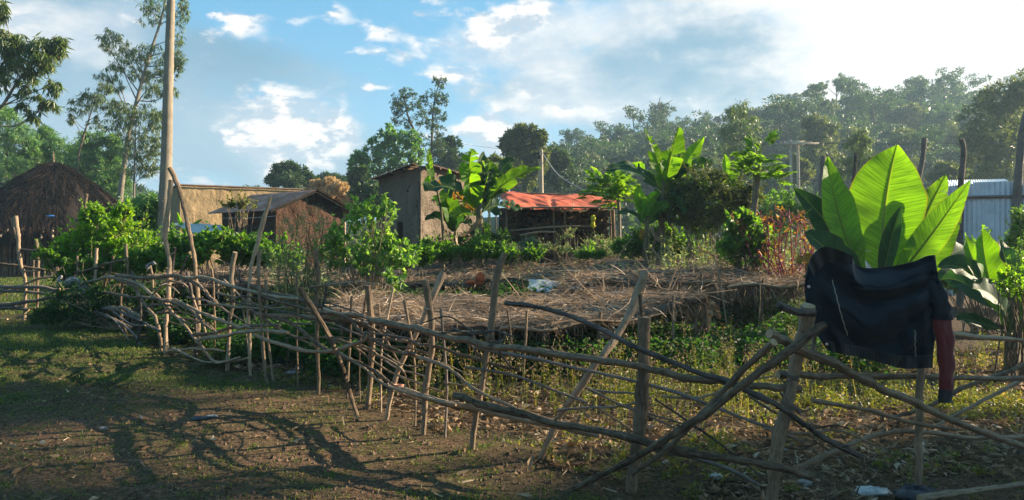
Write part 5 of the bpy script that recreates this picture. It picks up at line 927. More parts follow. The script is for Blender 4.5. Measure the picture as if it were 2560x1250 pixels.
mb = MB(); crk = spline([[*(E0+nl_*.035+ul*.0), 3.2], [*(E0+nl_*.04-ul*.05), 2.4], [*(E0+nl_*.03-ul*.02), 1.8], [*(E0+nl_*.03-ul*.1), 1.2], [*(E0+nl_*.04-ul*.08), .7]], 40); crk[:, :2] += rng.normal(0, .015, (40, 2)); tube(mb, crk, .006+.02*np.linspace(0, 1, 40)**2*rng.random(40), 5, rough=.5); mb.build('corner_crack', M_dark, t3)
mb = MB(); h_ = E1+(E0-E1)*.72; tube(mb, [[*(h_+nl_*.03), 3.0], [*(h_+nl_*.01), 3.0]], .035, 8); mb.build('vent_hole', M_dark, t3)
mb = MB(); o1 = .22; apx3 = hz+.16; fr = E0-(ur-ul)*0; A = [*(E1-ul*.18+nl_*o1), 3.46]; B_2 = [*(E0+nl_*o1-ur*.02), hz+.10]; nr_ = np.array([ur[1], -ur[0]]); Cn = [*(E2+ur*.2+nr_*o1), 3.47]
cen = (E0+E3)/2; corrug(mb, A, B_2, [*cen, 3.72], [*((E1+E3)/2), 3.55], 26, .014); corrug(mb, [*(E0+nr_*o1), hz+.10], Cn, [*((E2+E3)/2), 3.55], [*cen, 3.72], 30, .014); mb.build('roof', M_tin, t3)
for q in range(7): mb = MB(); s_ = E1+(E0-E1)*(q+.5)/7; z_ = 3.46+(hz+.04-3.5)*(q+.5)/7; tube(mb, [[*(s_+nl_*.24), z_+.0], [*(s_-nl_*.3), z_+.02]], .03, 6); mb.build('rafter', M_timber, t3)
for q in range(7): mb = MB(); s_ = E0+(E2-E0)*(q+.5)/7; z_ = hz+.02-.13*(q+.5)/7; tube(mb, [[*(s_+nr_*.24), z_], [*(s_-nr_*.3), z_+.02]], .03, 6); mb.build('rafter', M_timber, t3)
# firewood shed
t4 = thing('firewood_shed', 'open pole shed roofed with a wrinkled orange tarpaulin', 'shed', (P(1395, 600, 19)[0], 19, 0)); za = 18.6
M_tarp = noisemat('orange tarpaulin', (.40, .065, .025), (.66, .14, .06), 2.2, .8, .3, .01, spec=.3)
nu, nv = 80, 34; U, V = np.meshgrid(np.linspace(0, 1, nu), np.linspace(0, 1, nv)); fr_ = lerp_curve([(1262,519),(1300,521),(1340,522),(1375,518),(1384,526),(1392,519),(1450,524),(1500,518),(1545,512)], nu); bk_ = lerp_curve([(1252,488),(1262,478),(1300,481),(1340,487),(1380,489),(1420,485),(1460,486),(1500,492),(1535,505)], nu)
S0 = np.array([P(a, b_, 18.0) for a, b_ in fr_]); S1 = np.array([P(a, b_, 20.6) for a, b_ in bk_]); S_ = S0[None]*(1-V[..., None])+S1[None]*V[..., None]
S_[..., 2] += .05*np.sin(np.pi*V)*(1+np.sin(U*9))*.5+(fbm(U*7+V*2, V*2.2, 3, 33)-.5)*.16*np.sin(np.pi*np.clip(V+.1, 0, 1))+(1-2*np.abs(fbm(U*13+V*5, V*3+U*3, 2, 35)-.5))**6*.035; S_[0, :, 2] -= .02*rng.random(nu)
i, j = np.meshgrid(np.arange(nv-1), np.arange(nu-1), indexing='ij'); k = (i*nu+j).ravel(); q = np.stack([k, k+1, k+nu+1, k+nu], 1); mb = MB(); mb.add(S_, [q]); mb.add(S_-[0, 0, .01], [q[:, ::-1]]); mb.build('tarpaulin', M_tarp, t4)
for px, d in ((1266,18.1),(1384,18.1),(1412,18.0),(1532,18.1),(1525,18.6),(1260,20.4),(1500,20.4)):
    mb = MB(); q = P(px, 522, d); th = .05 if px == 1532 else .03; tube(mb, spline([[q[0]-.02, q[1], -.05], [q[0]+.03, q[1], 1.2], [q[0], q[1], q[2]-.03]], 10), th*.8, 7, rough=.15); mb.build('post', M_timber if px != 1532 else B_dead, t4)
for z1, z2, x1, x2, d in ((523,521,1225,1560,18.0),(482,498,1255,1540,20.4),(577,566,1275,1490,17.9),(588,580,1300,1390,17.85)):
    mb = MB(); tube(mb, spline([P(x1, z1, d), P((x1+x2)/2, (z1+z2)/2-4, d), P(x2, z2, d)], 12), .025, 6, rough=.15); mb.build('cross_pole', M_stick, t4)
for px in np.linspace(1270, 1530, 9): mb = MB(); tube(mb, [P(px, 524, 17.85), P(px, 494, 20.5)], .02, 5); mb.build('rafter', M_stick, t4)
lm = []
M_log = noisemat('split firewood', (.020, .014, .010), (.12, .075, .045), 5, .9, .5, .02); M_loge = noisemat('firewood end grain', (.030, .02, .014), (.16, .10, .06), 9, .9, .4, .01)
for q in range(6):
    mb = MB(); ns_ = 3+q % 3; th = np.sort(rng.random(ns_)*.6+np.arange(ns_)*2*np.pi/ns_); r = .078*(.8+.4*rng.random(ns_)); n_ = 8; yy = np.linspace(0, .9, n_); V = np.stack([np.stack([np.cos(th)*r+rng.normal(0, .002), np.full(ns_, y_), np.sin(th)*r], -1) for y_ in yy])
    i, j = np.meshgrid(np.arange(n_-1), np.arange(ns_), indexing='ij'); k = (i*ns_+j).ravel(); k2 = (i*ns_+(j+1) % ns_).ravel(); mb.add(V, [np.stack([k, k2, k2+ns_, k+ns_], 1)]); mb.add(V[0], [np.arange(ns_)[None, ::-1]], V[0][:, [0, 2]], 1); lm.append(mb.mesh('firewood_log', [M_log, M_loge], smooth=False))
x0 = P(1272, 0, 18.5)[0]; x1 = P(1520, 0, 18.5)[0]; row = 0; z_ = .07; cnt = 0
while z_ < 2.36 and cnt < 298:
    x_ = x0+(row % 2)*.06
    while x_ < x1 and cnt < 298:
        o_ = bpy.data.objects.new('firewood_log', lm[rng.integers(6)]); sc.collection.objects.link(o_); o_.location = (x_+rng.normal(0, .012), 18.35+rng.normal(0, .05), z_+rng.normal(0, .01)); o_.rotation_euler = (rng.normal(0, .04), rng.random()*6, rng.normal(0, .06)); s_ = .9+.35*rng.random(); o_.scale = (s_, 1, s_)
        tag(o_, 'split firewood log stacked end on with its fellows under the orange tarpaulin', 'log', 'stacked firewood logs under the orange tarpaulin'); x_ += .150; cnt += 1
    z_ += .135; row += 1
mb = MB(); box(mb, [(x0+x1)/2-.1, 19.15, 1.2], (x1-x0+.3, .2, 2.42)); mb.build('rear_stack', M_log, t4)
mb = MB(); mb2 = thing('hanging_cloth', 'small yellow cloth hanging on the front of the firewood stack', 'cloth', P(1483, 550, 17.8)); tube(mb, spline([P(1482,538,17.8),P(1484,550,17.8),P(1482,562,17.8),P(1486,568,17.8)], 14), .03+.03*np.abs(np.sin(np.linspace(0, 7, 14))), 8, rough=.3); mb.build('folded_cloth', noisemat('yellow cloth', (.45,.40,.02), (.65,.60,.05), 12), mb2)
# thatched hut
hx, hd = 135, 35.5; H0 = P(hx, 600, hd); ht = thing('thatched_hut', 'round hut of upright poles under a shaggy blackened thatch cone', 'hut', (H0[0], hd, 0)); za_ = EYE+193/F*hd
prof = np.array([(0,0),(.09,.03),(.27,.19),(.43,.36),(.58,.52),(.76,.73),(.92,.92),(1.0,1.0)]); Rr = 250/F*hd*.98; Hh = za_-1.75
nr2, na = 40, 96; pr = np.linspace(0, 1, nr2); rr = np.interp(pr, np.linspace(0, 1, 8), prof[:, 0]); zz = np.interp(pr, np.linspace(0, 1, 8), prof[:, 1]); th = np.linspace(0, 2*np.pi, na+1)
RR = rr[:, None]*Rr*(1+.04*(fbm(np.cos(th)*3+5, np.sin(th)*3+5, 3, 2)[None]-.5)*2)+(fbm(np.cos(th)[None]*6+9, pr[:, None]*6+np.sin(th)[None]*6, 4, 6)-.5)*.30*sstep(pr, .05, .3)[:, None]; ZZ = za_-zz[:, None]*Hh*(1+0*th[None])-.12*fbm(np.cos(th)[None]*5+2, np.sin(th)[None]*5, 3, 8)*pr[:, None]**3*2
RR[:, -1] = RR[:, 0]; ZZ[:, -1] = ZZ[:, 0]; S_ = np.stack([H0[0]+RR*np.cos(th), hd+RR*np.sin(th), ZZ], -1); i, j = np.meshgrid(np.arange(nr2-1), np.arange(na), indexing='ij'); k = (i*(na+1)+j).ravel(); mb = MB(); q = np.stack([k, k+1, k+na+2, k+na+1], 1); mb.add(S_, [q[:, ::-1]]); mb.add(S_-[0, 0, .25], [q])
n = 26000; a_ = rng.random(n)*2*np.pi; p_ = rng.random(n)**.6; ri = np.interp(p_, pr, rr)*Rr; zi = za_-np.interp(p_, pr, zz)*Hh; B = np.stack([H0[0]+ri*np.cos(a_), hd+ri*np.sin(a_), zi+.03], 1); D = np.stack([np.cos(a_)*.9, np.sin(a_)*.9, -.55-.9*p_], 1)+rng.normal(0, .22, (n, 3))
ribbons(mb, B, D, .25+.55*rng.random(n), .012+.022*rng.random(n), .12, 3, 1, wig=.2); n = 3000; a_ = rng.random(n)*2*np.pi; B = np.stack([H0[0]+Rr*1.0*np.cos(a_), hd+Rr*np.sin(a_), np.full(n, za_-Hh*.93)], 1)+rng.normal(0, .08, (n, 3)); D = np.stack([np.cos(a_)*.2, np.sin(a_)*.2, -np.ones(n)], 1)+rng.normal(0, .15, (n, 3)); ribbons(mb, B, D, .3+.45*rng.random(n), .03, .1, 3, 1, wig=.1)
mb.build('thatch_roof', [M_thatchb, M_thatch], ht)
mb = MB(); Rw = Rr*.80
for q in range(150): a = q/150*2*np.pi; b0 = np.array([H0[0]+(Rw+rng.normal(0, .02))*math.cos(a), hd+(Rw+rng.normal(0, .02))*math.sin(a), -.05]); tube(mb, [b0, b0+[rng.normal(0, .03), 0, 1.2], b0+[0, 0, 2.3]], .055+.02*rng.random(), 6, rough=.1)
for z_ in (.55, 1.5): th2 = np.linspace(0, 2*np.pi, 60); tube(mb, np.stack([H0[0]+(Rw+.09)*np.cos(th2), hd+(Rw+.09)*np.sin(th2), np.full(60, z_)], 1), .03, 5, cap=False)
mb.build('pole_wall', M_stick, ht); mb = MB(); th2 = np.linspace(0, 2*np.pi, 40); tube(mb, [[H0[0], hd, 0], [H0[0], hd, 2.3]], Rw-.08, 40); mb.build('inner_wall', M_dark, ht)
for q in range(44): a = q/44*2*np.pi+rng.normal(0, .03); o_ = np.array([math.cos(a), math.sin(a), 0]); b0 = np.array([H0[0], hd, 2.25]); mb = MB(); tube(mb, [b0+o_*Rw, b0+o_*(Rr*1.06)-[0, 0, .50+.1*rng.random()]], .05, 5); mb.build('rafter', M_pale, ht)
mb = MB(); tube(mb, [[H0[0], hd, za_-.3], [H0[0]-.04, hd, za_+.55]], [.06, .02], 6); mb.build('apex_pole', M_stick, ht)
crumple('plastic_scrap', 126, 540, 31.3, .32, .07, .1, noisemat('blue plastic scrap', (.05,.22,.6), (.1,.35,.8), 8), 'small blue plastic patch tucked under the shaggy eave of the thatched hut', 'plastic scrap')
# metal fence at the back right with its tall posts
mf = thing('metal_fence', 'tall bluish corrugated iron fence on timber rails behind the ensete', 'fence', (9, 19, 0)); f0 = P(2120, 0, 19.6)[:2]; f1 = P(2790, 0, 17.0)[:2]; Lf = np.hypot(*(f1-f0)); nsh = int(Lf/.82)
for q in range(nsh):
    a = f0+(f1-f0)*q/nsh; b_ = f0+(f1-f0)*(q+1.03)/nsh; off = np.array([.004*(q % 2), -.012*(q % 2)]); zt = 2.80+.30*q/nsh+rng.normal(0, .015); mb = MB(); corrug(mb, [*(a+off), .25], [*(b_+off), .25], [*(b_+off), zt+rng.normal(0, .012)], [*(a+off), zt], 9, .020, 8); mb.build('sheet', M_tin2, mf)
nf_ = unit(f1-f0); nf_ = np.array([nf_[1], -nf_[0]]); nf_ = nf_ if nf_[1] < 0 else -nf_
for z_ in (2.60, 1.42): mb = MB(); tube(mb, spline([[*(f0+nf_*.06), z_], [*((f0+f1)/2+nf_*.05), z_+.03], [*(f1+nf_*.06), z_]], 30), .04, 6, rough=.1); mb.build('rail', M_stickd, mf)
def fpt(px):   # where the fence line crosses this direction
    s = (px-1280)/F; dx, dy = f1-f0; k = (s*f0[1]-f0[0])/(dx-s*dy); return f0+(f1-f0)*k+nf_*.18
for pts, r in (([(2058,390),(2052,520)], 13), ([(2140,382),(2128,560)], 8), ([(2311,345),(2306,400),(2290,480),(2285,560)], 13), ([(2403,348),(2409,380),(2402,460),(2400,560)], 14), ([(2575,250),(2556,330),(2552,380),(2545,460),(2540,560)], 17)):
    mb = MB(); W_ = []; d = fpt(max(2150, pts[-1][0]))[1] if pts[-1][0] > 2150 else 19.9
    W_ = [P(a, b_, d) for a, b_ in pts]; W_.append(np.array([W_[-1][0], d, -.1])); n = 26; c = spline(W_, n); tube(mb, c, r/2/F*d*np.linspace(.95, 1.3, n)*(1+.06*rng.normal(size=n)), 8, capmi=1, rough=.12); mb.build('post', [M_stickd, M_cut], mf)
sh = thing('shed', 'low roof of pale corrugated iron just behind the metal fence', 'shed', (15, 27, 0)); a = P(2365,466,24); b_ = P(2520,452,24); mb = MB(); corrug(mb, a, b_, P(2510,448,29), P(2370,451,29), 24, .02); mb.build('roof', M_tin2, sh)
mb = MB(); c = (a+b_)/2; 
for s_ in (.05, .95): q = a*(1-s_)+b_*s_; tube(mb, [[q[0], q[1]+.1, -.05], [q[0], q[1]+.1, q[2]-.03]], .06, 6)
wallgrid(mb, (a[0]+.1, a[1]+.3), (b_[0]-.1, b_[1]+.3), -.1, a[2]-.1, b_[2]-.1, 20); mb.build('wall', M_grey, sh)
# utility poles and wires
M_conc = noisemat('pale utility pole', (.30, .25, .18), (.46, .39, .28), 3, .85, .2, .01); M_wire = noisemat('wire', (.02, .02, .022), (.04, .04, .045), 5, .5); M_cable = noisemat('pale guy wire', (.35, .34, .32), (.5, .48, .46), 5, .5)
up = thing('utility_pole', 'single pale utility pole standing behind the orange tarpaulin', 'utility pole', (P(1354, 600, 27)[0], 27, 0)); mb = MB(); tube(mb, [P(1355, 603, 27)-[0, 0, 1.6], P(1352, 374, 27)], [.105, .075], 10); mb.build('pole', M_conc, up)
mb = MB(); box(mb, P(1348, 388, 26.9), (.08, .12, .25)); mb.build('bracket', M_blacks, up)
def wire(pts, r, mt, label, group='overhead wires'):
    mb = MB(); tube(mb, spline([P(*q) for q in pts], 40), r, 5, cap=False); o_ = mb.build('wire', mt, None); tag(o_, label, 'wire', group)
wire([(1354,380,27),(1600,430,30),(1990,447,60)], .016, M_wire, 'dark cable sagging right from the single utility pole to the twin pole'); wire([(1354,380,27),(1400,440,26),(1490,492,24)], .014, M_cable, 'pale slack line dropping from the single utility pole behind the papaya')
wire([(1352,380,27),(1290,402,31),(1180,420,40)], .016, M_wire, 'dark cable running left from the single utility pole into the trees'); wire([(1346,430,27),(1342,480,27)], .010, M_cable, 'short pale stay wire hanging beside the single utility pole')
wire([(1995,447,60),(2200,458,50),(2330,462,40)], .03, M_wire, 'dark lower cable running right behind the ensete'); wire([(1995,358,60),(2250,360,58),(2700,355,60)], .02, M_wire, 'thin high cable crossing the wooded hill at right')
wire([(1150,360,120),(1400,385,100),(1975,357,60)], .02, M_wire, 'thin high cable crossing the dark hill left of the twin pole')
tw = thing('utility_pole', 'distant twin utility poles joined by a pale crossarm before the hill', 'utility pole', (P(1985, 600, 60)[0], 60, 0))
for px, tp2 in ((1976,350),(1994,358)): mb = MB(); q = P(px+6, 600, 60); tube(mb, [[q[0], 60, -.1], P(px, tp2, 60)], [.14, .11], 10); mb.build('pole', M_conc, tw)
mb = MB(); box(mb, P(1988, 357, 59.8), (1.5, .22, .28), -.1); box(mb, P(1988, 359, 59.6), (3.6, .12, .12), -.1); mb.build('crossarm', M_conc, tw)
for px in (1950,1960,2012,2020,2028,1976): mb = MB(); tube(mb, [P(px, 360, 59.6), P(px, 353, 59.6)], [.05, .08], 6); mb.build('insulator', M_rag, tw)
dp = thing('utility_pole', 'tiny far utility pole with a side arm beyond the bright banana shoot', 'utility pole', (P(329, 600, 60)[0], 60, 0)); mb = MB(); tube(mb, [[P(329, 0, 60)[0], 60, 0], P(330, 478, 60)], .14, 7); mb.build('pole', M_conc, dp); mb = MB(); tube(mb, [P(330, 482, 60), P(350, 482, 60)], .05, 5); mb.build('arm', M_conc, dp)
wire([(556,545,26),(620,545,23),(690,540,19.5)], .007, M_cable, 'pale washing line stretched across the brown house wall')
# ---------------------------------------------------------------- trees
def tree(label, d, trunk, blobs_, mt, rpx=8, group=None, cat='tree', name='tree', bark=None, limb=.35, **k):
    """trunk: pixel polyline top->foot at depth d; blobs_: crown masses (px,py,rx,ry[,depth offset, density])"""
    T_ = [P(a, b_, d) for a, b_ in trunk]; g = T_[-1].copy(); g[2] = gz(g[0], g[1])-.1; T_.append(g); c = spline(T_, 30); r0 = rpx/2/F*d
    t_ = thing(name, label, cat, (g[0], g[1], g[2]), group); mb = MB(); rad = np.linspace(.25, 1.15, 30)*r0*(1+.03*rng.normal(size=30)); tube(mb, c, rad, 9, cap=False, rough=.04); tr_ = mb.build('trunk', bark or M_bark, t_)
    lb = MB(); fm = MB()
    for bl in blobs_:
        dd = d+(bl[4] if len(bl) > 4 else rng.normal(0, .35)*bl[2]/F*d); b2 = (*bl[:4], dd-d, bl[5] if len(bl) > 5 else 1); e = P(bl[0], bl[1], dd); zs = c[:, 2]; tgt = e[2]-.7*np.linalg.norm(e[:2]-c[0, :2])-.4*bl[3]/F*d; kx = int(np.argmin(np.abs(zs-tgt))); s_ = c[min(kx, 26)]
        sp_ = spline([s_, (s_+e)/2+[0, 0, .12*np.linalg.norm(e-s_)*rng.normal()], e], 9); tube(lb, sp_, np.linspace(max(rad[kx]*limb*1.2, .02), max(.008, rad[kx]*.12), 9), 6, cap=False)
        for q in range(6):
            v = e+rand_unit(1)[0]*[bl[2]/F*d*.8, bl[2]/F*d*.7, bl[3]/F*d*.8]; tube(lb, spline([sp_[6], (e+v)/2+rng.normal(0, .05, 3)*r0*8, v], 6), np.linspace(max(rad[kx]*limb*.5, .010), .006, 6), 4, cap=False)
        clumps(fm, [b2], d, **k)
    lb.build('branches', bark or M_bark, t_); fm.build('crown', mt, t_); return t_
EK = dict(nsub=17, nleaf=22, L=.26, Wd=.042, sub=.22, dirb=(0, 0, -1.0), dirs=.6, surf=.8, drop=1.4)
tree('tall slim eucalyptus leaning behind the pale trunk, with open drooping foliage', 42, [(425,-60),(405,40),(370,150),(345,240),(325,320),(310,420),(300,510)],
     [(380,30,34,34),(440,40,24,40),(400,-10,50,30),(275,85,24,24),(310,120,34,26),(345,130,34,26),(385,130,30,26),(435,140,26,22),(265,110,16,26,0,.5),(300,160,30,20),(355,180,30,18),(400,180,30,20),(440,170,14,20,0,.6),(270,190,24,20,0,.6),(300,215,16,16,0,.4),(380,220,26,22),(430,230,16,20,0,.6),(450,150,14,16,0,.6),(440,100,20,20,0,.6),(460,20,12,30,0,.7)], G_euc, 14, bark=M_trunk, **EK)
tree('slender half bare eucalyptus left of the leaning tall one', 44, [(240,240),(225,290),(208,345),(195,420)], [(195,250,20,16,0,.6),(230,240,20,20),(180,280,14,14,0,.4),(215,270,24,20,0,.6),(250,250,30,20),(265,215,20,16),(240,305,20,20,0,.6),(180,300,10,10,0,.3),(285,265,24,20)], G_euc, 7, bark=M_bark, **EK)
tree('wind blown eucalyptus at the upper left edge with streaming foliage', 24, [(60,180),(40,210),(10,260),(-30,330)], [(20,100,34,30),(60,110,34,26),(100,110,34,24),(140,100,22,20),(5,140,30,30),(60,150,40,24),(110,140,30,20),(145,120,16,16),(0,190,26,30),(60,190,34,20,0,.7),(110,170,26,18,0,.7),(135,210,20,16,0,.6),(80,225,30,16,0,.5),(120,255,20,14,0,.6),(90,285,14,14,0,.4),(5,20,14,22),(15,85,26,16),(-30,60,30,60),(60,260,16,8,0,.3)], G_euc, 12, bark=M_trunk, **EK)
YK = dict(nsub=34, nleaf=50, L=.22, Wd=.045, sub=.24, dirb=(0, 0, -.5), dirs=.8, surf=.5)
tree('bright young eucalyptus with dense foliage above the left side of the hut roof', 46, [(20,300),(15,450)], [(20,310,40,36),(50,350,40,34),(10,380,50,50),(60,400,40,50),(30,440,60,40),(-20,330,50,60),(75,370,20,30),(10,280,24,14)], G_eucb, 12, bark=M_trunk, **YK)
tree('rounded young eucalyptus directly behind the hut apex', 48, [(125,330),(125,450)], [(110,350,30,26),(140,370,30,30),(100,390,40,30),(130,400,50,34),(160,400,30,30),(110,330,16,14)], G_eucb, 10, bark=M_trunk, **YK)
tree('full bushy eucalyptus right of the hut roof beneath the leaning trunk', 45, [(240,340),(238,500)], [(230,350,34,20),(210,380,36,30),(250,390,40,34),(190,420,30,30),(230,430,46,40),(275,420,36,40),(300,460,30,40),(250,470,40,36),(295,380,26,26),(280,350,16,16)], G_eucb, 9, bark=M_trunk, **YK)
tree('drooping eucalyptus screen just left of the pale trunk', 41, [(340,300),(335,480)], [(300,270,26,24),(330,290,34,24),(360,280,30,30),(290,310,30,20),(330,330,36,26),(370,330,30,30),(385,300,20,26),(350,370,34,26),(320,400,34,34),(370,390,26,30),(390,360,14,24),(350,420,26,20),(385,420,12,14,0,.5),(395,290,14,20,0,.6)], G_euc, 8, bark=M_trunk, **EK)
tree('low eucalyptus sapling between the hut and the tan house', 27, [(372,500),(370,560)], [(360,520,24,24),(385,540,20,26),(350,545,24,20),(375,500,14,14)], G_eucb, 5, **YK)
# the big pale trunk whose crown is above the picture
d = 19; pt = thing('tall_tree', 'thick straight pale tree trunk rising out of the top of the picture', 'tree', (P(408,600,d)[0], d, 0)); W_ = [P(446,-700,d), P(437,-250,d), P(428,0,d), P(421,200,d), P(416,400,d), P(410,520,d), P(405,600,d)]; W_.append(np.array([P(403,0,d)[0], d, -.1])); c = spline(W_, 90)
mb = MB(); rad = np.interp(c[:, 2], [0, 2, 5, 8, 14], [.185, .155, .125, .09, .04])*(1+.012*rng.normal(size=90)); tube(mb, c, rad, 20, rough=.015)
for q in range(26): kx = rng.integers(4, 86); a_ = rng.random()*6; dv = np.array([math.cos(a_), math.sin(a_), .25]); tube(mb, [c[kx]+dv*rad[kx]*.9, c[kx]+dv*rad[kx]*1.12], [.022, .010], 6)
mb.build('trunk', M_trunk, pt); fm = MB(); clumps(fm, [(440,-420,140,90),(380,-560,120,90),(500,-540,120,90),(440,-680,100,80)], d, **EK); fm.build('crown', G_euc, pt)
TK = dict(nsub=30, nleaf=36, L=.26, Wd=.12, sub=.24, surf=.55, dirs=1.0)
tree('sparse tall feathery tree above the grey mud house', 62, [(1100,200),(1085,260),(1080,340),(1078,460)], [(1100,205,18,14),(1085,235,20,14),(1105,250,16,14),(1080,270,24,16),(1100,290,18,16),(1075,310,20,16),(1095,330,20,18),(1085,360,24,18),(1060,250,12,10,0,.6),(1100,370,20,20)], G_far, 8, **{**TK, 'nsub': 15, 'nleaf': 22, 'L': .2, 'Wd': .08, 'sub': .2})
tree('forked dark branched tree left of the sparse feathery one', 60, [(1010,240),(1020,290),(1040,340),(1050,400),(1050,480)], [(1000,245,20,18),(1020,235,20,14),(990,270,16,18),(1015,270,20,16),(1040,260,16,16),(1000,300,18,18),(1030,310,22,18),(1060,290,18,20),(1010,340,20,16),(1050,350,24,20),(1030,380,26,20)], G_far, 11, **{**TK, 'nsub': 14, 'nleaf': 20, 'L': .2, 'Wd': .08, 'sub': .2})
tree('broad leaved dark green tree left of the grey mud house', 53, [(950,400),(945,520)], [(980,335,26,18),(955,350,30,20),(1000,360,36,26),(930,390,34,20),(900,410,26,24),(960,400,40,26),(1010,400,36,28),(900,440,24,20),(940,440,40,24),(985,430,40,20),(895,395,16,14),(1030,350,20,20),(1040,390,20,24)], G_eucb, 12, **{**TK, 'L': .22, 'Wd': .13, 'nleaf': 34, 'nsub': 18, 'sub': .22})
tree('thin trunked small tree leaning beside the dark shrubs near the grey house', 50, [(888,420),(893,480),(890,520)], [(885,440,14,10),(900,430,16,12),(910,460,20,14),(880,470,14,14,0,.6)], G_far, 5, **TK)
tree('soft grey green tree right behind the grey house roof', 66, [(1120,360),(1120,470)], [(1110,370,26,30),(1130,360,20,20),(1140,400,26,26),(1100,400,30,26),(1120,430,40,26),(1160,420,20,20)], G_far, 8, **TK)
tree('rounded dark tree rising over the flat tan roof', 62, [(718,430),(718,540)], [(700,428,22,14),(720,420,22,12),(745,432,22,14),(690,450,22,14),(725,450,36,18),(765,445,18,12),(715,470,40,16),(780,460,16,12)], G_far, 8, **{**TK, 'L': .3})
tree('tree covered in pale tan blossom behind the brown house roof', 44, [(815,470),(815,540)], [(800,462,22,12),(825,458,20,12),(845,470,22,14),(790,480,20,12),(820,484,34,16),(850,492,22,14),(868,505,12,12,0,.6),(785,500,16,10)], G_dry, 7, **{**TK, 'nleaf': 50, 'L': .16, 'Wd': .1})
tree('faint small trees peeping over the brown house behind the blossoming one', 70, [(830,450),(830,540)], [(815,445,20,10),(840,447,24,10),(800,455,14,10),(860,460,14,10)], G_far, 5, **TK)
tree('low dark tree filling the gap between the brown and the grey house', 45, [(920,480),(920,560)], [(900,490,24,20),(930,480,22,22),(880,510,20,20),(915,520,36,20),(940,500,14,30)], G_far, 6, **TK)
tree('tall open crowned tree behind the single utility pole', 58, [(1312,340),(1315,440),(1318,520)], [(1310,325,28,14),(1285,345,26,16),(1325,350,34,18),(1350,345,14,20),(1275,380,22,20),(1310,385,34,22),(1345,385,26,22),(1290,420,36,20),(1335,420,30,22),(1305,455,44,20),(1265,360,12,14)], G_far2, 9, **{**TK, 'L': .3})
tree('lower rounded tree right of the open crowned one behind the pole', 64, [(1385,400),(1385,500)], [(1375,385,22,16),(1400,395,22,16),(1380,415,34,18),(1410,420,22,20),(1390,450,40,24),(1425,440,20,24)], G_far, 7, **{**TK, 'L': .32})
tree('light green tree just behind the tall torn banana leaves', 40, [(1240,420),(1240,520)], [(1235,405,20,14),(1260,415,18,16),(1235,430,30,16),(1260,450,24,20),(1215,415,14,16)], G_far2, 5, **{**TK, 'L': .2, 'Wd': .08})
tree('shimmering willow leaved eucalyptus standing before the hill in the right half', 51, [(1850,270),(1852,360),(1855,480)], [(1850,265,24,14),(1830,285,24,18),(1870,285,26,18),(1850,310,40,20),(1820,330,22,24),(1880,325,22,24),(1850,350,40,24),(1825,370,26,20),(1870,375,24,24),(1845,400,20,16,0,.6),(1890,350,14,20,0,.6)], G_euc, 7, **{**EK, 'L': .3, 'Wd': .05})
tree('slim eucalyptus with whitish leaves right of the twin utility poles', 42, [(2150,350),(2150,480)], [(2150,335,22,16),(2135,355,22,18),(2165,355,18,20),(2150,385,26,20),(2125,400,22,20),(2165,400,20,24),(2140,430,26,24),(2110,430,16,20,0,.5),(2160,450,20,26)], G_euc, 6, **EK)
tree('hazy olive tree low at the foot of the hill behind the metal fence', 62, [(2370,430),(2370,500)], [(2360,420,24,14),(2385,430,26,14),(2345,440,22,14),(2375,450,44,16),(2410,440,18,14)], G_far2, 6, **{**TK, 'L': .3})
tree('large hazy olive tree at the right edge in front of the hill', 56, [(2500,260),(2500,480)], [(2500,240,44,30),(2470,290,50,34),(2530,290,50,36),(2440,340,36,30),(2500,350,60,36),(2550,350,40,40),(2460,390,50,30),(2520,410,60,36),(2560,230,30,40),(2480,440,60,24)], G_far2, 10, **{**TK, 'L': .32, 'nsub': 34})
tree('hazy medium tree on the slope behind the twin utility poles', 75, [(2050,320),(2050,460)], [(2040,310,26,20),(2065,330,26,20),(2030,345,26,20),(2060,365,34,22),(2040,390,40,22),(2080,395,26,20)], G_far2, 8, **{**TK, 'L': .36})
tree('pale low tree at the foot of the twin utility poles', 66, [(1990,420),(1990,500)], [(1985,405,16,14),(2005,415,18,16),(1975,430,18,18),(2000,440,30,20)], G_far2, 5, **{**TK, 'L': .3})

# forest prototypes: real-size trees, copied over the hillside
def proto(H, crown, kind, mt, trunk_r=.22):
    t_ = thing('forest_tree', None, 'tree', (0, 0, 0)); mb = MB(); lean = rng.normal(0, .5, 2); tp_ = np.array([lean[0], lean[1], H*.82]); tube(mb, spline([[0, 0, -.6], [lean[0]*.3, lean[1]*.3, H*.4], tp_], 12), np.linspace(trunk_r, trunk_r*.35, 12), 7, cap=False)
    fm = MB(); k_ = {'round': 13, 'tall': 12, 'flat': 10}[kind]
    for q in range(k_):
        u = rand_unit(1)[0]*rng.random()**.4
        if kind == 'round': c = np.array([u[0]*crown, u[1]*crown, H*.66+u[2]*H*.30]); r = crown*.42
        elif kind == 'tall': c = np.array([u[0]*crown*.6, u[1]*crown*.6, H*.62+u[2]*H*.38]); r = crown*.42
        else: c = np.array([u[0]*crown*1.1, u[1]*crown*1.1, H*.82+u[2]*H*.14]); r = crown*.40
        z0 = max(H*.25, c[2]-H*.3); s_ = np.array([lean[0]*z0/H, lean[1]*z0/H, z0]); tube(mb, spline([s_, (s_+c)/2+rng.normal(0, .2, 3), c], 6), np.linspace(trunk_r*.4, .04, 6), 5, cap=False)
        for w in range(9):
            v = rand_unit(1)[0]; sc_ = c+v*r*(.5+.5*rng.random())*[1, 1, .8]; n = int(30+36*rng.random()); rs = r*(.22+.24*rng.random()); vv = rand_unit(n)*(rng.random((n, 1))**.4); leaves(fm, sc_+vv*rs*[1, 1, .7], vv*.8+rng.normal(0, .6, (n, 3)), .24+.24*rng.random(n), .15+.12*rng.random(n), .25)
    mb.build('trunk', M_bark, t_); fm.build('crown', mt, t_); bpy.context.view_layer.update(); register(t_); return t_
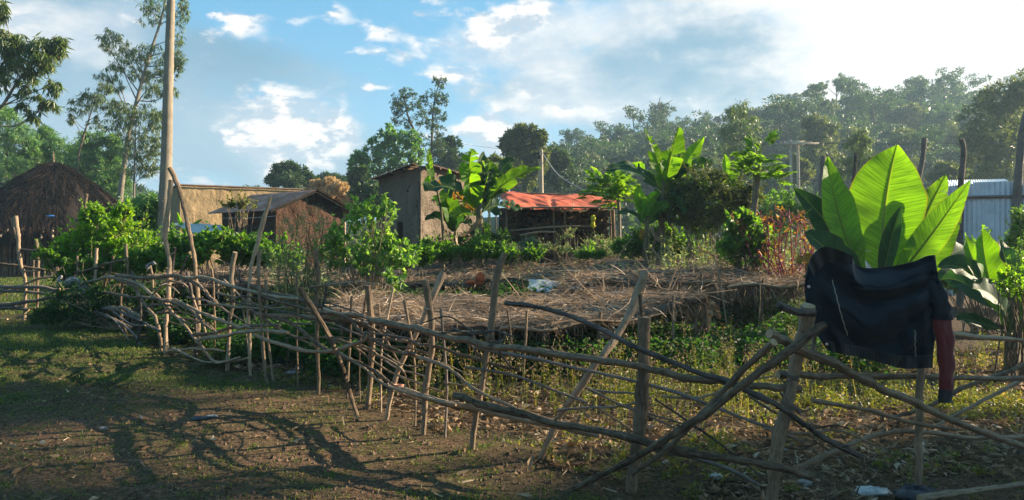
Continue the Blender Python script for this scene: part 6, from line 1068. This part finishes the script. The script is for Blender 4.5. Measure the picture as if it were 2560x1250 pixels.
protos = [proto(11, 4.2, 'round', G_far), proto(13, 3.6, 'tall', G_far), proto(9, 4.4, 'flat', G_far), proto(10, 3.6, 'round', G_far2), proto(14, 4.6, 'round', G_far), proto(8, 3.2, 'round', G_far), proto(12, 3.2, 'tall', G_far2)]
used = set()
def put(kind, x, y, s, label, group, z=None):
    if kind not in used: o_ = protos[kind]; used.add(kind)
    else: o_ = copy_tree(protos[kind])
    o_.location = (x, y, gz(x, y)-.2 if z is None else z); o_.rotation_euler = (0, 0, rng.random()*6.28); o_.scale = (s*(.9+.2*rng.random()), s*(.9+.2*rng.random()), s); o_['label'] = label; o_['category'] = 'tree'; o_['group'] = group
HG = 'trees covering the wooded hill'; HL = 'one of the hazy dark green trees massed on the wooded hillside'
def hill_row(d0, px0, px1, stp, smin, smax, kinds=(0, 1, 3, 4, 5, 6)):
    px = px0
    while px < px1:
        d = d0+rng.normal(0, 5); s = smin+(smax-smin)*rng.random(); put(int(rng.choice(kinds)), (px-1280)/F*d, d, s, HL, HG); px += stp*(.6+.8*rng.random())
hill_row(150, 1420, 2760, 42, .6, 1.0); hill_row(137, 1430, 2760, 48, .6, 1.05); hill_row(124, 1330, 2700, 56, .6, 1.05); hill_row(110, 1380, 2700, 70, .7, 1.1); hill_row(97, 1400, 2700, 84, .7, 1.1); hill_row(84, 1440, 2640, 110, .6, 1.0); hill_row(160, 1380, 2800, 80, .6, .95)
# distinctive trees on the skyline, placed where they break it
def sky_tree(kind, px, top, d, s0, label):
    H = {0: 11.5, 1: 14, 2: 9.3, 3: 10.8, 4: 15, 5: 8.6, 6: 13.2}[kind]; z_top = EYE+(HOR-top)/F*d; s = s0; x = (px-1280)/F*d; put(kind, x, d, s, label, 'skyline trees on the wooded hill', z=z_top-H*s)
for a in [(2,2092,190,146,.72,'small flat topped tree standing clear of the skyline on a thin bare trunk'), (1,1980,224,140,.75,'narrow dark tree poking up left of the small flat topped one on the skyline'), (0,2160,197,148,1.0,'rounded tree right of the small flat topped one on the hill crest'),
          (3,2285,180,146,.9,'open lacy tree breaking the hill crest above the big ensete'), (4,2485,178,150,1.0,'tall broad tree on the crest near the right edge'), (1,2545,175,150,.9,'highest dark tree at the far right end of the crest'), (4,1800,245,138,.95,'broad tree at the step in the ridge left of the willow leaved eucalyptus'),
          (0,1680,285,132,.85,'bushy tree on the lower left shoulder of the hill'), (4,1530,302,110,.85,'bright edged tall tree at the left end of the hill'), (5,1470,345,112,.9,'small rounded tree left of the tall one at the left end of the hill'), (0,1890,250,142,.9,'rounded tree in the middle of the ridge behind the willow leaved eucalyptus'), (6,2060,250,140,.8,'slim olive tree on the crest just below the small flat topped one'),
          (0,2380,205,148,.85,'low rounded tree in the dip of the crest left of the far right group'),(3,2230,215,146,.8,'olive tree between the rounded and the lacy trees on the crest'),(4,1600,330,116,.8,'dark tree on the hillside right of the bright edged one'),(0,1745,275,135,.75,'small rounded tree just left of the broad one at the ridge step')]: sky_tree(*a)
dt = thing('dead_tree', 'bare dead tree with spiky branches on the left shoulder of the hill', 'tree', (P(1645,600,132)[0], 132, 5)); mb = MB(); c0 = P(1645, 330, 132); c1 = P(1647, 256, 132); tube(mb, [c0, c1], [.3, .08], 6)
for q in range(16): s_ = c0+(c1-c0)*(.35+.6*rng.random()); tube(mb, [s_, s_+[rng.normal(0, 1.2), rng.normal(0, .6), .5+1.2*rng.random()]], [.09, .03], 4)
mb.build('trunk', M_bark, dt)
fg = 'distant trees along the left horizon'; fl_ = 'one of the far dark trees in the row along the horizon at left'
for px, top, d, kd in [(160,350,75,0),(185,360,78,3),(120,345,80,4),(60,330,85,0),(210,370,80,5),(330,462,95,0),(350,455,90,4),(375,460,92,0),(300,455,100,5),(395,480,95,3),(640,500,110,5),(680,480,105,0),(760,475,110,3),(870,480,100,5),(905,470,100,0),(1130,440,100,0),(1190,430,100,4),(1225,440,105,3),(1340,450,95,0),(560,520,110,5),(480,520,110,3),(1150,400,90,3),(-60,360,80,4),(1440,430,90,0),(1480,420,88,3)]:
    H = {0: 11.5, 3: 10.8, 4: 15, 5: 8.6}[kd]; s = (EYE+(HOR-top)/F*d)/H; put(kd, (px-1280)/F*d, d, max(.4, s), fl_, fg)
for x_, y_, kd in [(-14,-9,0),(-7,-13,4),(1,-11,3),(8,-13,0),(15,-9,4),(-20,-2,3),(-13,-20,1),(4,-21,4),(20,-18,0)]: put(kd, x_, y_, 1.0+.2*rng.random(), 'one of the tall unseen trees added behind the yard to block sky light', 'unseen trees added behind the yard as sky blockers')  # unseen trees added behind the camera to cut sky light and deepen the shade
# undergrowth of the hillside: one mass nobody could count
mb = MB(); n = 50000; d = 64+100*rng.random(n); px = 1330+1430*rng.random(n); x = (px-1280)/F*d; B = np.stack([x, d, ground(x, d)+3.2*rng.random(n)*fbm(x*.2, d*.2, 3, 5)*1.8], 1); leaves(mb, B, rand_unit(n)+[0, 0, .3], .7+.5*rng.random(n), .5, .25)
n = 26000; d = 118+45*rng.random(n); px = 1380+1350*rng.random(n); x = (px-1280)/F*d; B = np.stack([x, d, ground(x, d)+6.5*rng.random(n)*fbm(x*.15, d*.15, 3, 5)*1.6], 1); leaves(mb, B, rand_unit(n)+[0, 0, .3], .8+.5*rng.random(n), .6, .25)
tag(mb.build('undergrowth', G_far), 'dim tangled undergrowth between the trunks on the wooded hill', 'undergrowth', kind='stuff')
mb = MB(); n = 26000; d = 22+40*rng.random(n); px = -200+2960*rng.random(n); x = (px-1280)/F*d; k = (fbm(x*.25, d*.25, 3, 15) > .48) & ~((px < 420) & (d < 42)) & ~((px > 430) & (px < 900) & (d < 42)) & ~((px > 930) & (px < 1250) & (d < 30)) & ~((px > 2090) & (d < 32)); x, d = x[k], d[k]; n = len(x); B = np.stack([x, d, ground(x, d)+1.5*rng.random(n)*fbm(x*.5, d*.5, 3, 25)*1.6], 1); leaves(mb, B, rand_unit(n)+[0, 0, .4], .25+.25*rng.random(n), .14, .25)
tag(mb.build('far_scrub', G_far2), 'low scrub covering the flat ground between the houses and the hill', 'scrub', kind='stuff')

# ---------------------------------------------------------------- the trees to the right, outside the picture, whose shade falls on the yard
sa, ca_, tanE = math.sin(R(SUN_AZ)), math.cos(R(SUN_AZ)), math.tan(R(SUN_EL))
def shade_tree(label, s, t0, hw, hh, T_, nsub, nleaf, L=.22, parts=9):
    """crown of half width hw (across the light) whose shadow is centred on ground coordinates (t0 towards the sun, s across)"""
    c = np.array([T_*sa-s*ca_, T_*ca_+s*sa, (T_-t0)*tanE]); t_ = thing('shade_tree', label, 'tree', (c[0], c[1], 0)); mb = MB(); tube(mb, spline([[c[0], c[1], -.1], [c[0]+.2, c[1]-.1, c[2]*.5], [c[0], c[1], c[2]]], 14), np.linspace(.22, .08, 14), 8); fm = MB()
    for q in range(parts):
        u = rand_unit(1)[0]*rng.random()**.5; o_ = c+np.array([-ca_, sa, 0])*u[0]*hw+np.array([sa, ca_, 0])*u[1]*1.2+np.array([0, 0, 1])*u[2]*hh; rr_ = .5*min(hw, hh)+.2*hw; tube(mb, spline([c-[0, 0, hh], (c+o_)/2, o_], 6), np.linspace(.016, .008, 6), 4, cap=False)
        for w in range(nsub):
            v = o_+rand_unit(1)[0]*rr_*rng.random()**.4*[1, 1, .6]; n = int(nleaf*(.5+rng.random())); leaves(fm, v+rng.normal(0, .22, (n, 3)), rng.normal(0, 1, (n, 3)), L*(.7+.6*rng.random(n)), L*.42, .25)
    mb.build('trunk', M_bark, t_); fm.build('crown', G_mid, t_)
SHADE = [('spreading tree beyond the right edge shading the left yard', 8.2, -4.4, 1.6, .85, 40, 32, 44), ('second spreading tree beyond the right edge shading the far yard', 13.0, -6.6, 1.3, .7, 41, 26, 44), ('light crowned tree beyond the right edge dappling the bare soil', 5.2, -2.2, 2.2, .8, 38, 9, 20, .24, 12),
         ('dense tree beyond the right edge shading the jacket', 3.4, 1.6, .9, .75, 36, 26, 40), ('low tree beyond the right edge over the corner of the garden', 4.4, 4.4, .8, .5, 35, 7, 20), ('tree beyond the right edge shading the near right corner', 2.2, 3.6, 1.0, .7, 34, 9, 22)]
for a in SHADE: shade_tree(*a)

# ---------------------------------------------------------------- haze in the air over the whole valley
mb = MB(); box(mb, (0, 110, 19.3), (700, 480, 42.6)); hz_, t, o = mat('haze air'); pv = N(t, 'ShaderNodeVolumePrincipled'); pv.inputs['Color'].default_value = (.58, .82, 1.0, 1); pv.inputs['Density'].default_value = .0009; pv.inputs['Anisotropy'].default_value = .25; t.links.new(pv.outputs[0], o.inputs['Volume'])
ho = mb.build('haze', hz_, None, smooth=False); tag(ho, 'thin bluish haze hanging over the valley', 'haze', kind='stuff')
